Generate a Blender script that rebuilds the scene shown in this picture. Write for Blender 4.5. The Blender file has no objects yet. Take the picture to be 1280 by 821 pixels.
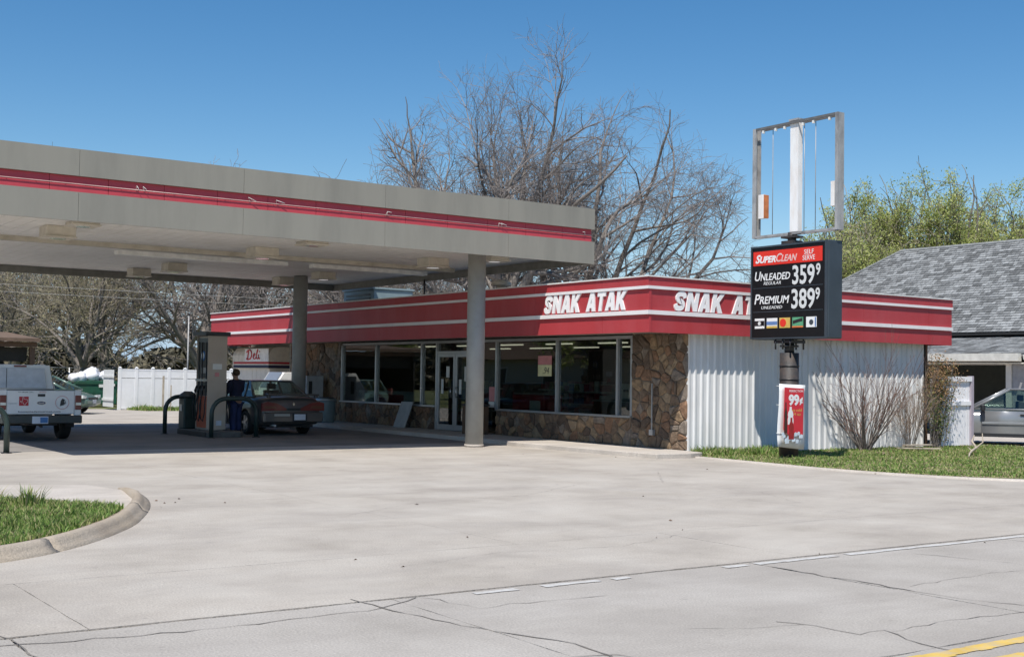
import bpy, bmesh, math, random
import numpy as np
from mathutils import Vector, Matrix
from math import sin, cos, pi, radians, atan2, sqrt
S = bpy.context.scene
COL = S.collection
R = random.Random(7)

# ------------------------------------------------------------------ camera
EYE = 1.6
def make_camera():
    f, yaw, pit, rol = 1544.27, radians(35.0), radians(2.226), radians(0.917)
    F0 = Vector((sin(yaw), cos(yaw), 0)); R0 = Vector((cos(yaw), -sin(yaw), 0)); U0 = Vector((0, 0, 1))
    F = F0*cos(pit) + U0*sin(pit); U = U0*cos(pit) - F0*sin(pit)
    R2 = R0*cos(rol) + U*sin(rol); U2 = -R0*sin(rol) + U*cos(rol)
    cd = bpy.data.cameras.new('camera'); cam = bpy.data.objects.new('camera', cd); COL.objects.link(cam)
    cd.sensor_width = 36; cd.lens = f/1280*36; cd.clip_end = 3000; cd.clip_start = .05
    m = Matrix((R2, U2, -F)).transposed().to_4x4(); m.translation = (0, 0, EYE)
    cam.matrix_world = m; S.camera = cam
make_camera()

# ------------------------------------------------------------------ sky and sun
SUN = Vector((-.47, -.37, 1)).normalized()
W = bpy.data.worlds.new("World"); S.world = W; W.use_nodes = True
nt = W.node_tree; bg = nt.nodes['Background']
sky = nt.nodes.new('ShaderNodeTexSky'); sky.sky_type = 'NISHITA'; sky.sun_disc = False
sky.sun_elevation = math.asin(SUN.z); sky.sun_rotation = atan2(SUN.x, SUN.y)
sky.air_density = 1.0; sky.dust_density = .0; sky.ozone_density = 1.2; sky.altitude = 200
hsv = nt.nodes.new('ShaderNodeHueSaturation'); hsv.inputs['Saturation'].default_value = 1.37; nt.links.new(sky.outputs[0], hsv.inputs['Color'])
tcw = nt.nodes.new('ShaderNodeTexCoord'); spw = nt.nodes.new('ShaderNodeSeparateXYZ'); nt.links.new(tcw.outputs['Generated'], spw.inputs[0])
mrw = nt.nodes.new('ShaderNodeMapRange'); mrw.interpolation_type = 'SMOOTHSTEP'; mrw.inputs[1].default_value = -.02; mrw.inputs[2].default_value = .16; mrw.inputs[3].default_value = 1; mrw.inputs[4].default_value = 0
nt.links.new(spw.outputs[2], mrw.inputs[0]); mxw = nt.nodes.new('ShaderNodeMix'); mxw.data_type = 'RGBA'; nt.links.new(mrw.outputs[0], mxw.inputs[0]); nt.links.new(hsv.outputs[0], mxw.inputs[6]); mxw.inputs[7].default_value = (3.4, 5.0, 6.9, 1)
nt.links.new(mxw.outputs[2], bg.inputs[0]); bg.inputs[1].default_value = .107
sd = bpy.data.lights.new('sun', 'SUN'); so = bpy.data.objects.new('sun', sd); COL.objects.link(so)
sd.energy = 4.9; sd.angle = radians(.53); sd.color = (1, .955, .88)
so.rotation_euler = SUN.to_track_quat('Z', 'Y').to_euler(); so.location = (0, 0, 60)
S.view_settings.view_transform = 'Standard'; S.view_settings.look = 'None'
S.view_settings.exposure = .14; S.view_settings.gamma = 1

# ------------------------------------------------------------------ materials
def mat(name, col, rough=.6, metal=0., var=.12, scale=6., bump=.0, bscale=40., spec=.5, dirt=None, dirt_amt=.4, dirt_scale=1.2, stretch=None, coat=0., island=0.):
    m = bpy.data.materials.new(name); m.use_nodes = True; n = m.node_tree.nodes; l = m.node_tree.links
    b = n['Principled BSDF']; b.inputs['Roughness'].default_value = rough; b.inputs['Metallic'].default_value = metal
    b.inputs['Specular IOR Level'].default_value = spec
    if coat: b.inputs['Coat Weight'].default_value = coat; b.inputs['Coat Roughness'].default_value = .06
    g = n.new('ShaderNodeNewGeometry'); mp = n.new('ShaderNodeMapping'); l.new(g.outputs['Position'], mp.inputs[0])
    if stretch: mp.inputs['Scale'].default_value = stretch
    t = n.new('ShaderNodeTexNoise'); t.inputs['Scale'].default_value = scale; t.inputs['Detail'].default_value = 6
    l.new(mp.outputs[0], t.inputs['Vector'])
    r = n.new('ShaderNodeMapRange'); r.inputs[1].default_value = .3; r.inputs[2].default_value = .7
    r.inputs[3].default_value = 1-var; r.inputs[4].default_value = 1+var; l.new(t.outputs[0], r.inputs[0])
    fac = r.outputs[0]
    if island:
        r2 = n.new('ShaderNodeMapRange'); r2.inputs[3].default_value = 1-island; r2.inputs[4].default_value = 1+island
        l.new(g.outputs['Random Per Island'], r2.inputs[0])
        mu = n.new('ShaderNodeMath'); mu.operation = 'MULTIPLY'; l.new(fac, mu.inputs[0]); l.new(r2.outputs[0], mu.inputs[1]); fac = mu.outputs[0]
    vm = n.new('ShaderNodeVectorMath'); vm.operation = 'SCALE'; vm.inputs[0].default_value = col[:3]
    l.new(fac, vm.inputs['Scale']); out = vm.outputs[0]
    if dirt:
        t2 = n.new('ShaderNodeTexNoise'); t2.inputs['Scale'].default_value = dirt_scale; t2.inputs['Detail'].default_value = 8
        t2.inputs['Roughness'].default_value = .65; l.new(mp.outputs[0], t2.inputs['Vector'])
        r3 = n.new('ShaderNodeMapRange'); r3.inputs[1].default_value = .45; r3.inputs[2].default_value = .75
        r3.inputs[4].default_value = dirt_amt; l.new(t2.outputs[0], r3.inputs[0])
        mx = n.new('ShaderNodeMix'); mx.data_type = 'RGBA'; l.new(r3.outputs[0], mx.inputs[0]); l.new(out, mx.inputs[6])
        mx.inputs[7].default_value = (*dirt, 1); out = mx.outputs[2]
    l.new(out, b.inputs['Base Color'])
    if bump:
        t4 = n.new('ShaderNodeTexNoise'); t4.inputs['Scale'].default_value = bscale; t4.inputs['Detail'].default_value = 5
        l.new(mp.outputs[0], t4.inputs['Vector'])
        bp = n.new('ShaderNodeBump'); bp.inputs['Strength'].default_value = bump; bp.inputs['Distance'].default_value = .02
        l.new(t4.outputs[0], bp.inputs['Height']); l.new(bp.outputs[0], b.inputs['Normal'])
    return m
def ramp_mat(name, stops, rough=.9, scale=2., bump=.5, bscale=30., island=False, spec=.3, detail=8, stretch=None, translucent=0.):
    """colour by noise (or by island random) through a ramp"""
    m = bpy.data.materials.new(name); m.use_nodes = True; n = m.node_tree.nodes; l = m.node_tree.links
    b = n['Principled BSDF']; b.inputs['Roughness'].default_value = rough; b.inputs['Specular IOR Level'].default_value = spec
    g = n.new('ShaderNodeNewGeometry'); mp = n.new('ShaderNodeMapping'); l.new(g.outputs['Position'], mp.inputs[0])
    if stretch: mp.inputs['Scale'].default_value = stretch
    t = n.new('ShaderNodeTexNoise'); t.inputs['Scale'].default_value = scale; t.inputs['Detail'].default_value = detail
    t.inputs['Roughness'].default_value = .6; l.new(mp.outputs[0], t.inputs['Vector'])
    src = t.outputs[0]
    if island:
        ad = n.new('ShaderNodeMath'); ad.operation = 'MULTIPLY_ADD'; l.new(t.outputs[0], ad.inputs[0]); ad.inputs[1].default_value = .9
        ms = n.new('ShaderNodeMath'); ms.operation = 'MULTIPLY_ADD'; l.new(g.outputs['Random Per Island'], ms.inputs[0]); ms.inputs[1].default_value = .9; ms.inputs[2].default_value = -.4
        l.new(ms.outputs[0], ad.inputs[2]); src = ad.outputs[0]
    cr = n.new('ShaderNodeValToRGB'); l.new(src, cr.inputs[0]); e = cr.color_ramp.elements
    while len(e) > 1: e.remove(e[-1])
    e[0].position = stops[0][0]; e[0].color = (*stops[0][1], 1)
    for p, c in stops[1:]:
        k = e.new(p); k.color = (*c, 1)
    l.new(cr.outputs[0], b.inputs['Base Color'])
    if bump:
        t4 = n.new('ShaderNodeTexNoise'); t4.inputs['Scale'].default_value = bscale; t4.inputs['Detail'].default_value = 6
        l.new(mp.outputs[0], t4.inputs['Vector']); bp = n.new('ShaderNodeBump'); bp.inputs['Strength'].default_value = bump
        bp.inputs['Distance'].default_value = .02; l.new(t4.outputs[0], bp.inputs['Height']); l.new(bp.outputs[0], b.inputs['Normal'])
    if translucent:
        tr = n.new('ShaderNodeBsdfTranslucent'); l.new(cr.outputs[0], tr.inputs[0]); ms2 = n.new('ShaderNodeMixShader')
        ms2.inputs[0].default_value = translucent; l.new(b.outputs[0], ms2.inputs[1]); l.new(tr.outputs[0], ms2.inputs[2])
        l.new(ms2.outputs[0], n['Material Output'].inputs[0])
    return m
def glass(name, tint=(.75, .8, .78), ior=1.5, rough=.0):
    m = bpy.data.materials.new(name); m.use_nodes = True; n = m.node_tree.nodes; l = m.node_tree.links
    n.remove(n['Principled BSDF']); tr = n.new('ShaderNodeBsdfTransparent'); tr.inputs[0].default_value = (*tint, 1)
    gl = n.new('ShaderNodeBsdfGlossy'); gl.inputs['Roughness'].default_value = rough; gl.inputs[0].default_value = (1, 1, 1, 1)
    fr = n.new('ShaderNodeFresnel'); gb = n.new('ShaderNodeNewGeometry'); mr = n.new('ShaderNodeMapRange'); mr.inputs[3].default_value = ior; mr.inputs[4].default_value = 1/ior; l.new(gb.outputs['Backfacing'], mr.inputs[0]); l.new(mr.outputs[0], fr.inputs[0])
    t = n.new('ShaderNodeTexNoise'); t.inputs['Scale'].default_value = .6; g = n.new('ShaderNodeNewGeometry'); l.new(g.outputs['Position'], t.inputs['Vector'])
    bp = n.new('ShaderNodeBump'); bp.inputs['Strength'].default_value = .06; bp.inputs['Distance'].default_value = .05
    l.new(t.outputs[0], bp.inputs['Height']); l.new(bp.outputs[0], gl.inputs['Normal'])
    mx = n.new('ShaderNodeMixShader'); l.new(fr.outputs[0], mx.inputs[0]); l.new(tr.outputs[0], mx.inputs[1]); l.new(gl.outputs[0], mx.inputs[2])
    l.new(mx.outputs[0], n['Material Output'].inputs[0]); return m
def emit(name, col, s):
    m = bpy.data.materials.new(name); m.use_nodes = True; b = m.node_tree.nodes['Principled BSDF']
    b.inputs['Emission Color'].default_value = (*col, 1); b.inputs['Emission Strength'].default_value = s; b.inputs['Base Color'].default_value = (.8, .8, .8, 1); return m
def concrete(name, a, b_, c, crack=0.):
    m = ramp_mat(name, [(.28, a), (.5, b_), (.72, c)], rough=.93, scale=.8, bump=.45, bscale=45, spec=.25)
    n = m.node_tree.nodes; l = m.node_tree.links; b = n['Principled BSDF']
    src = b.inputs['Base Color'].links[0].from_socket
    g = [x for x in n if x.type == 'NEW_GEOMETRY'][0]
    t = n.new('ShaderNodeTexNoise'); t.inputs['Scale'].default_value = 70; t.inputs['Detail'].default_value = 3; l.new(g.outputs['Position'], t.inputs['Vector'])
    r = n.new('ShaderNodeMapRange'); r.inputs[1].default_value = .3; r.inputs[2].default_value = .7; r.inputs[3].default_value = .80; r.inputs[4].default_value = 1.16
    l.new(t.outputs[0], r.inputs[0]); vm = n.new('ShaderNodeVectorMath'); vm.operation = 'SCALE'; l.new(src, vm.inputs[0]); l.new(r.outputs[0], vm.inputs['Scale'])
    # long traffic-worn streaks and dark stains
    mp = n.new('ShaderNodeMapping'); mp.inputs['Scale'].default_value = (.6, 1.25, 1); l.new(g.outputs['Position'], mp.inputs[0])
    t2 = n.new('ShaderNodeTexNoise'); t2.inputs['Scale'].default_value = .8; t2.inputs['Detail'].default_value = 12; t2.inputs['Roughness'].default_value = .74; t2.inputs['Distortion'].default_value = .6; l.new(mp.outputs[0], t2.inputs['Vector'])
    r2 = n.new('ShaderNodeMapRange'); r2.inputs[1].default_value = .44; r2.inputs[2].default_value = .8; r2.inputs[4].default_value = .75; l.new(t2.outputs[0], r2.inputs[0])
    mx = n.new('ShaderNodeMix'); mx.data_type = 'RGBA'; l.new(r2.outputs[0], mx.inputs[0]); l.new(vm.outputs[0], mx.inputs[6]); mx.inputs[7].default_value = (.30, .27, .245, 1)
    # small dark spots: gum, oil drips, pitting
    t3 = n.new('ShaderNodeTexNoise'); t3.inputs['Scale'].default_value = 9; t3.inputs['Detail'].default_value = 4; l.new(g.outputs['Position'], t3.inputs['Vector'])
    r3 = n.new('ShaderNodeMapRange'); r3.inputs[1].default_value = .66; r3.inputs[2].default_value = .74; r3.inputs[4].default_value = .4; l.new(t3.outputs[0], r3.inputs[0])
    mx2 = n.new('ShaderNodeMix'); mx2.data_type = 'RGBA'; l.new(r3.outputs[0], mx2.inputs[0]); l.new(mx.outputs[2], mx2.inputs[6]); mx2.inputs[7].default_value = (.24, .22, .2, 1)
    # pale worn patches
    t5 = n.new('ShaderNodeTexNoise'); t5.inputs['Scale'].default_value = .37; t5.inputs['Detail'].default_value = 7; t5.inputs['Roughness'].default_value = .62; l.new(g.outputs['Position'], t5.inputs['Vector'])
    r5 = n.new('ShaderNodeMapRange'); r5.inputs[1].default_value = .52; r5.inputs[2].default_value = .72; r5.inputs[4].default_value = .55; l.new(t5.outputs[0], r5.inputs[0])
    mx3 = n.new('ShaderNodeMix'); mx3.data_type = 'RGBA'; l.new(r5.outputs[0], mx3.inputs[0]); l.new(mx2.outputs[2], mx3.inputs[6]); mx3.inputs[7].default_value = (*[min(1, q*1.03) for q in c], 1)
    l.new(mx3.outputs[2], b.inputs['Base Color']); return m
M = {}
M['lot'] = concrete('lot_concrete', (.345, .308, .265), (.435, .393, .343), (.49, .452, .40))
M['road'] = concrete('road_concrete', (.33, .302, .268), (.40, .368, .330), (.45, .418, .38))
M['walk'] = concrete('sidewalk_concrete', (.44, .39, .34), (.51, .46, .405), (.56, .51, .46))
M['kerb'] = concrete('kerb_concrete', (.30, .235, .17), (.40, .33, .25), (.47, .405, .325))
M['joint'] = mat('joint_dirt', (.15, .135, .12), .95, var=.3)
M['jointlot'] = mat('joint_dust', (.33, .295, .265), .95, var=.2)
M['crack'] = mat('crack_dark', (.19, .17, .15), .95, var=.3)
M['white_line'] = mat('worn_white_road_paint', (.56, .545, .52), .85, var=.12, dirt=(.40, .375, .345), dirt_amt=1.6, dirt_scale=6)
M['yellow_line'] = mat('yellow_road_paint', (.62, .42, .10), .8, var=.15, dirt=(.42, .39, .34), dirt_amt=.95, dirt_scale=9)
M['earth'] = ramp_mat('field_ground', [(.3, (.07, .08, .03)), (.5, (.12, .14, .045)), (.7, (.19, .165, .10))], scale=.4)
M['soil'] = mat('lawn_soil', (.24, .19, .12), .95, var=.35, bump=.5)
M['grass'] = ramp_mat('grass_blades', [(.12, (.07, .13, .025)), (.40, (.165, .28, .055)), (.64, (.28, .37, .10)), (.84, (.42, .38, .19))], rough=.6, scale=.9, bump=0, island=True, translucent=.25)
M['beige'] = mat('canopy_beige_metal', (.29, .27, .225), .55, var=.03, scale=3, dirt=(.18, .17, .145), dirt_amt=.5, dirt_scale=1.6, stretch=(1, 1, .18))
M['cred'] = mat('canopy_red_metal', (.50, .055, .072), .5, var=.06, dirt=(.35, .05, .06), dirt_amt=.4)
M['soffit'] = mat('canopy_soffit_white', (.80, .78, .74), .6, var=.05, dirt=(.56, .51, .43), dirt_amt=.4, dirt_scale=.8)
M['fixture'] = mat('light_box_cream', (.60, .55, .46), .6, var=.08, dirt=(.36, .31, .24), dirt_amt=.5, dirt_scale=4)
M['column'] = mat('column_grey_paint', (.33, .33, .31), .5, var=.05, dirt=(.22, .21, .19), dirt_amt=.4, dirt_scale=2)
M['sred'] = mat('store_red_metal', (.40, .040, .048), .48, var=.05, scale=2, dirt=(.44, .10, .115), dirt_amt=.5, dirt_scale=1.1, stretch=(1, 1, .3))
M['stripe'] = mat('white_stripe_metal', (.78, .75, .75), .5, var=.04, dirt=(.5, .42, .42), dirt_amt=.3, dirt_scale=3)
M['letter'] = mat('white_letter_plastic', (.84, .83, .83), .4, var=.02)
M['corr'] = mat('white_corrugated_metal', (.71, .71, .70), .5, var=.04, scale=1.5, dirt=(.40, .375, .33), dirt_amt=.5, dirt_scale=1.3, stretch=(1, 1, .3))
M['vinyl'] = mat('white_vinyl', (.86, .86, .86), .4, var=.03, dirt=(.6, .58, .5), dirt_amt=.25, dirt_scale=2)
M['fencewood'] = mat('white_painted_boards', (.86, .85, .86), .6, var=.05, dirt=(.5, .47, .42), dirt_amt=.4, dirt_scale=3, stretch=(3, 3, .5))
M['alu'] = mat('aluminium_frame', (.50, .51, .52), .35, .7, var=.05)
M['dark'] = mat('dark_void', (.02, .02, .02), .8)
M['black'] = mat('black_paint', (.022, .022, .024), .4, var=.2)
M['darkgreen'] = mat('dark_green_metal', (.022, .04, .035), .4, var=.2)
M['rust'] = mat('weathered_black_pole', (.035, .032, .032), .6, var=.3, dirt=(.11, .07, .05), dirt_amt=.6, dirt_scale=7, bump=.3)
M['signface'] = mat('sign_black_face', (.008, .008, .009), .55, var=.1, spec=.25)
M['signcase'] = mat('sign_case_blue_grey', (.045, .06, .075), .45, var=.15, dirt=(.02, .025, .03), dirt_amt=.5, dirt_scale=3)
M['signred'] = mat('sign_bright_red', (.72, .035, .02), .4, var=.03)
M['signwhite'] = mat('sign_white_print', (.80, .80, .79), .45, var=.02)
M['digit'] = mat('sign_digits', (.66, .67, .66), .5, var=.04)
M['frame'] = mat('weathered_frame_metal', (.42, .41, .40), .6, .3, var=.15, dirt=(.10, .09, .09), dirt_amt=.8, dirt_scale=4, stretch=(1, 1, .5))
M['framedark'] = mat('frame_rail_dark', (.16, .155, .15), .6, .2, var=.2, dirt=(.06, .05, .05), dirt_amt=.5, dirt_scale=5)
M['postwhite'] = mat('white_sign_post', (.84, .82, .80), .5, var=.04, dirt=(.6, .45, .33), dirt_amt=.5, dirt_scale=5, stretch=(1, 1, .3))
M['rustorange'] = mat('rusty_orange_ballast', (.52, .17, .06), .8, var=.3)
M['glass'] = glass('window_glass', (.56, .60, .58), 1.66)
M['carglass'] = glass('car_glass', (.5, .6, .55), 1.6)
M['cream'] = mat('cream_paint', (.62, .56, .47), .6, var=.05, dirt=(.45, .38, .28), dirt_amt=.4)
M['wallwhite'] = mat('white_siding', (.62, .59, .54), .6, var=.05)
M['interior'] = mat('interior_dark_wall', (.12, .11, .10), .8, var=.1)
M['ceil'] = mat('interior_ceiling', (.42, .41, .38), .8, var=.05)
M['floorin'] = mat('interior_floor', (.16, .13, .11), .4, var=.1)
M['tube'] = emit('fluorescent_tube', (1, .9, .72), 1.0)
M['redplastic'] = mat('red_plastic', (.45, .02, .03), .4, var=.05)
M['brown'] = mat('brown_wood', (.12, .07, .04), .7, var=.2, stretch=(1, 1, .3), scale=12)
M['navy'] = mat('navy_blue', (.02, .025, .06), .6, var=.1)
M['paperwhite'] = mat('paper_white', (.75, .74, .70), .7, var=.03)
M['pinkish'] = mat('pink_paper', (.60, .25, .25), .7)
M['yellowpaper'] = mat('yellow_paper', (.68, .66, .38), .7)
M['mortar'] = mat('stone_mortar', (.20, .165, .125), .95, var=.3, scale=14, bump=.8, bscale=25)
STONES = [mat('stone_'+n, c, .85, var=.35, scale=9, bump=1., bscale=22, dirt=(.10, .07, .045), dirt_amt=.5, dirt_scale=5) for n, c in
          [('rust', (.21, .12, .07)), ('tan', (.28, .205, .13)), ('brown', (.175, .12, .08)), ('grey', (.215, .175, .14)), ('dark', (.10, .07, .05)), ('buff', (.25, .17, .10))]]
M['bark'] = mat('grey_brown_bark', (.20, .175, .155), .95, var=.35, scale=8, bump=.8, bscale=14)
M['twig'] = mat('bare_twigs', (.245, .215, .20), .9, var=.2, scale=1, island=.35)
M['twigolive'] = mat('budding_twigs', (.27, .235, .17), .9, var=.25, scale=1, island=.35)
M['bud'] = ramp_mat('olive_buds', [(.1, (.17, .15, .08)), (.5, (.34, .32, .15)), (.9, (.48, .42, .26))], bump=0, island=True, scale=.5, translucent=.3)
M['leaf'] = ramp_mat('spring_leaves', [(.1, (.25, .30, .07)), (.45, (.50, .55, .18)), (.9, (.68, .68, .32))], bump=0, island=True, scale=.6, rough=.7, translucent=.5)
M['vineleaf'] = ramp_mat('vine_leaves', [(.12, (.10, .11, .035)), (.45, (.28, .16, .08)), (.85, (.46, .29, .16))], bump=0, island=True, scale=2, translucent=.25)
M['vinegreen'] = ramp_mat('green_vine_leaves', [(.12, (.07, .11, .03)), (.5, (.15, .20, .055)), (.85, (.32, .23, .11))], bump=0, island=True, scale=2, translucent=.25)
M['shingle'] = mat('grey_shingles', (.21, .215, .215), .95, var=.25, scale=9, island=.48, bump=.4)
M['shingleb'] = mat('brown_shingles', (.15, .10, .07), .95, var=.2, scale=4)
M['tyre'] = mat('tyre_rubber', (.018, .018, .018), .8, var=.2)
M['rim'] = mat('wheel_rim', (.45, .45, .46), .3, .7, var=.05)
M['trim'] = mat('black_trim', (.02, .02, .022), .5)
M['tail'] = mat('tail_light_red', (.15, .008, .007), .3, var=.02, coat=.6)
M['amber'] = mat('amber_lens', (.13, .035, .012), .3, coat=.6)
M['lens'] = mat('clear_lens', (.65, .68, .66), .12, .2, coat=.8)
M['plate'] = mat('licence_plate', (.62, .66, .72), .5)
M['plateblue'] = mat('plate_blue', (.06, .18, .42), .5)
M['seat'] = mat('seat_fabric', (.10, .10, .11), .9)
M['chrome'] = mat('chrome', (.6, .6, .6), .15, 1.)
def paint(name, c, metal=.0): return mat(name, c, .32, metal, var=.03, coat=.5, dirt=tuple(x*.8 for x in c), dirt_amt=.3, dirt_scale=2)
M['pwhite'] = paint('car_paint_white', (.78, .78, .77)); M['psilver'] = paint('car_paint_tan_silver', (.10, .098, .096), .4)
M['pgreen'] = paint('car_paint_sage', (.10, .165, .135), .05); M['pgrey'] = paint('car_paint_grey', (.30, .305, .31), .35)
M['dumpster'] = mat('dumpster_green', (.018, .095, .055), .5, var=.15, dirt=(.05, .05, .03), dirt_amt=.4)
M['bag'] = mat('white_plastic_bag', (.78, .78, .82), .3, var=.03, bump=.6, bscale=12)
M['jacket'] = mat('navy_jacket', (.013, .017, .045), .85, var=.2); M['jeans'] = mat('blue_jeans', (.03, .045, .13), .9, var=.2)
M['skin'] = mat('skin', (.42, .25, .18), .55, var=.05); M['hair'] = mat('brown_hair', (.075, .04, .022), .7, var=.3)
M['shoe'] = mat('dark_shoe', (.03, .025, .02), .6)
M['pumpside'] = mat('pump_beige_panel', (.50, .42, .34), .5, var=.04, dirt=(.36, .28, .2), dirt_amt=.5, dirt_scale=3)
M['pumpdark'] = mat('pump_dark_panel', (.06, .06, .055), .4, var=.1); M['pumporange'] = mat('pump_orange_panel', (.48, .12, .06), .5, var=.05)
M['hose'] = mat('rubber_hose', (.012, .012, .012), .45)
M['bluegrey'] = mat('blue_grey_metal', (.22, .29, .31), .5, var=.08)
M['dryleaf'] = mat('dry_leaf', (.10, .06, .035), .9, island=.5)
M['deadwood'] = mat('dead_wood', (.42, .36, .28), .9, var=.2)

# ------------------------------------------------------------------ object helpers
def tag(o, label=None, cat=None, group=None, kind=None):
    if label: o['label'] = label
    if cat: o['category'] = cat
    if group: o['group'] = group
    if kind: o['kind'] = kind
    return o
def thing(name, label, cat, loc=(0, 0, 0), rot=0., group=None):
    o = bpy.data.objects.new(name, None); COL.objects.link(o); o.empty_display_size = .2
    o.location = loc; o.rotation_euler = (0, 0, rot); return tag(o, label, cat, group)
def link(name, me, parent=None, mat_=None):
    o = bpy.data.objects.new(name, me); COL.objects.link(o)
    if parent: o.parent = parent
    if mat_ and not me.materials: me.materials.append(mat_)
    return o
def mesh_np(name, verts, faces, k):
    """fast mesh from numpy arrays, all faces with k corners"""
    me = bpy.data.meshes.new(name); v = np.asarray(verts, np.float32); f = np.asarray(faces, np.int32)
    me.vertices.add(len(v)); me.vertices.foreach_set('co', v.ravel())
    me.loops.add(f.size); me.loops.foreach_set('vertex_index', f.ravel())
    me.polygons.add(len(f)); me.polygons.foreach_set('loop_start', np.arange(0, f.size, k, dtype=np.int32))
    me.update(calc_edges=True); me.validate(); return me
class MB:
    def __init__(s): s.v = []; s.f = []; s.sm = []
    def add(s, vs, fs, smooth=False):
        b = len(s.v); s.v += [tuple(v) for v in vs]; s.f += [tuple(i+b for i in f) for f in fs]; s.sm += [smooth]*len(fs); return s
    def box(s, x0, x1, y0, y1, z0, z1):
        x0, x1 = sorted((x0, x1)); y0, y1 = sorted((y0, y1)); z0, z1 = sorted((z0, z1))
        return s.add([(x0, y0, z0), (x1, y0, z0), (x1, y1, z0), (x0, y1, z0), (x0, y0, z1), (x1, y0, z1), (x1, y1, z1), (x0, y1, z1)],
              [(0, 3, 2, 1), (4, 5, 6, 7), (0, 1, 5, 4), (1, 2, 6, 5), (2, 3, 7, 6), (3, 0, 4, 7)])
    def cbox(s, c, d, m=None):
        vs = [Vector((sx*d[0]/2, sy*d[1]/2, sz*d[2]/2)) for sz in (-1, 1) for sx, sy in ((-1, -1), (1, -1), (1, 1), (-1, 1))]
        if m: vs = [m @ v for v in vs]
        return s.add([v+Vector(c) for v in vs], [(0, 3, 2, 1), (4, 5, 6, 7), (0, 1, 5, 4), (1, 2, 6, 5), (2, 3, 7, 6), (3, 0, 4, 7)])
    def tube(s, pts, r, n=8, caps=True, smooth=True, sq=1.):
        pts = [Vector(p) for p in pts]; rs = r if hasattr(r, '__len__') else [r]*len(pts)
        vs = []; prev = None
        for i, p in enumerate(pts):
            d = (pts[min(i+1, len(pts)-1)]-pts[max(i-1, 0)]).normalized()
            if prev is None: a = d.orthogonal().normalized()
            else:
                a = prev-d*prev.dot(d); a = a.normalized() if a.length > 1e-6 else d.orthogonal().normalized()
            prev = a; b = d.cross(a)
            vs += [p+(a*cos(2*pi*k/n)+b*sin(2*pi*k/n)*sq)*rs[i] for k in range(n)]
        fs = [(i*n+k, i*n+(k+1) % n, (i+1)*n+(k+1) % n, (i+1)*n+k) for i in range(len(pts)-1) for k in range(n)]
        s.add(vs, fs, smooth)
        if caps:
            b = len(s.v)-len(vs); s.f += [tuple(b+k for k in range(n-1, -1, -1)), tuple(b+(len(pts)-1)*n+k for k in range(n))]; s.sm += [False, False]
        return s
    def prism(s, poly, a, b, axis=2):
        """polygon (2D) extruded from a to b along axis"""
        def P(p, h): return {2: (p[0], p[1], h), 1: (p[0], h, p[1]), 0: (h, p[0], p[1])}[axis]
        n = len(poly); vs = [P(p, a) for p in poly]+[P(p, b) for p in poly]
        return s.add(vs, [tuple(range(n-1, -1, -1)), tuple(range(n, 2*n))]+[(i, (i+1) % n, n+(i+1) % n, n+i) for i in range(n)])
    def disc(s, c, r, h, axis=0, n=20):
        poly = [(cos(2*pi*k/n)*r, sin(2*pi*k/n)*r) for k in range(n)]
        o = {2: (c[0], c[1]), 1: (c[0], c[2]), 0: (c[1], c[2])}[axis]; q = c[axis]
        return s.prism([(p[0]+o[0], p[1]+o[1]) for p in poly], q-h/2, q+h/2, axis)
    def build(s, name, m, parent=None, off=None, bevel=0., fix=True, kind=None, label=None):
        me = bpy.data.meshes.new(name); v = s.v
        if off is not None: v = [(a-off[0], b-off[1], c-off[2]) for a, b, c in v]
        me.from_pydata(v, [], s.f); me.polygons.foreach_set('use_smooth', s.sm)
        if fix or bevel:
            bm = bmesh.new(); bm.from_mesh(me)
            bmesh.ops.recalc_face_normals(bm, faces=bm.faces)
            if bevel: bmesh.ops.bevel(bm, geom=bm.edges[:], offset=bevel, segments=1, affect='EDGES', profile=.5)
            bm.to_mesh(me); bm.free()
        me.update(); o = link(name, me, parent, m if not isinstance(m, (list, tuple)) else None)
        if kind: o['kind'] = kind
        if label: o['label'] = label
        return o
def box(name, m, parent, x0, x1, y0, y1, z0, z1, off=None, bevel=0.): return MB().box(x0, x1, y0, y1, z0, z1).build(name, m, parent, off, bevel)
def copy_tree(o, parent=None):
    c = o.copy(); COL.objects.link(c)
    if parent: c.parent = parent; c.matrix_parent_inverse = Matrix()
    for ch in list(o.children): copy_tree(ch, c)
    return c
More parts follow.
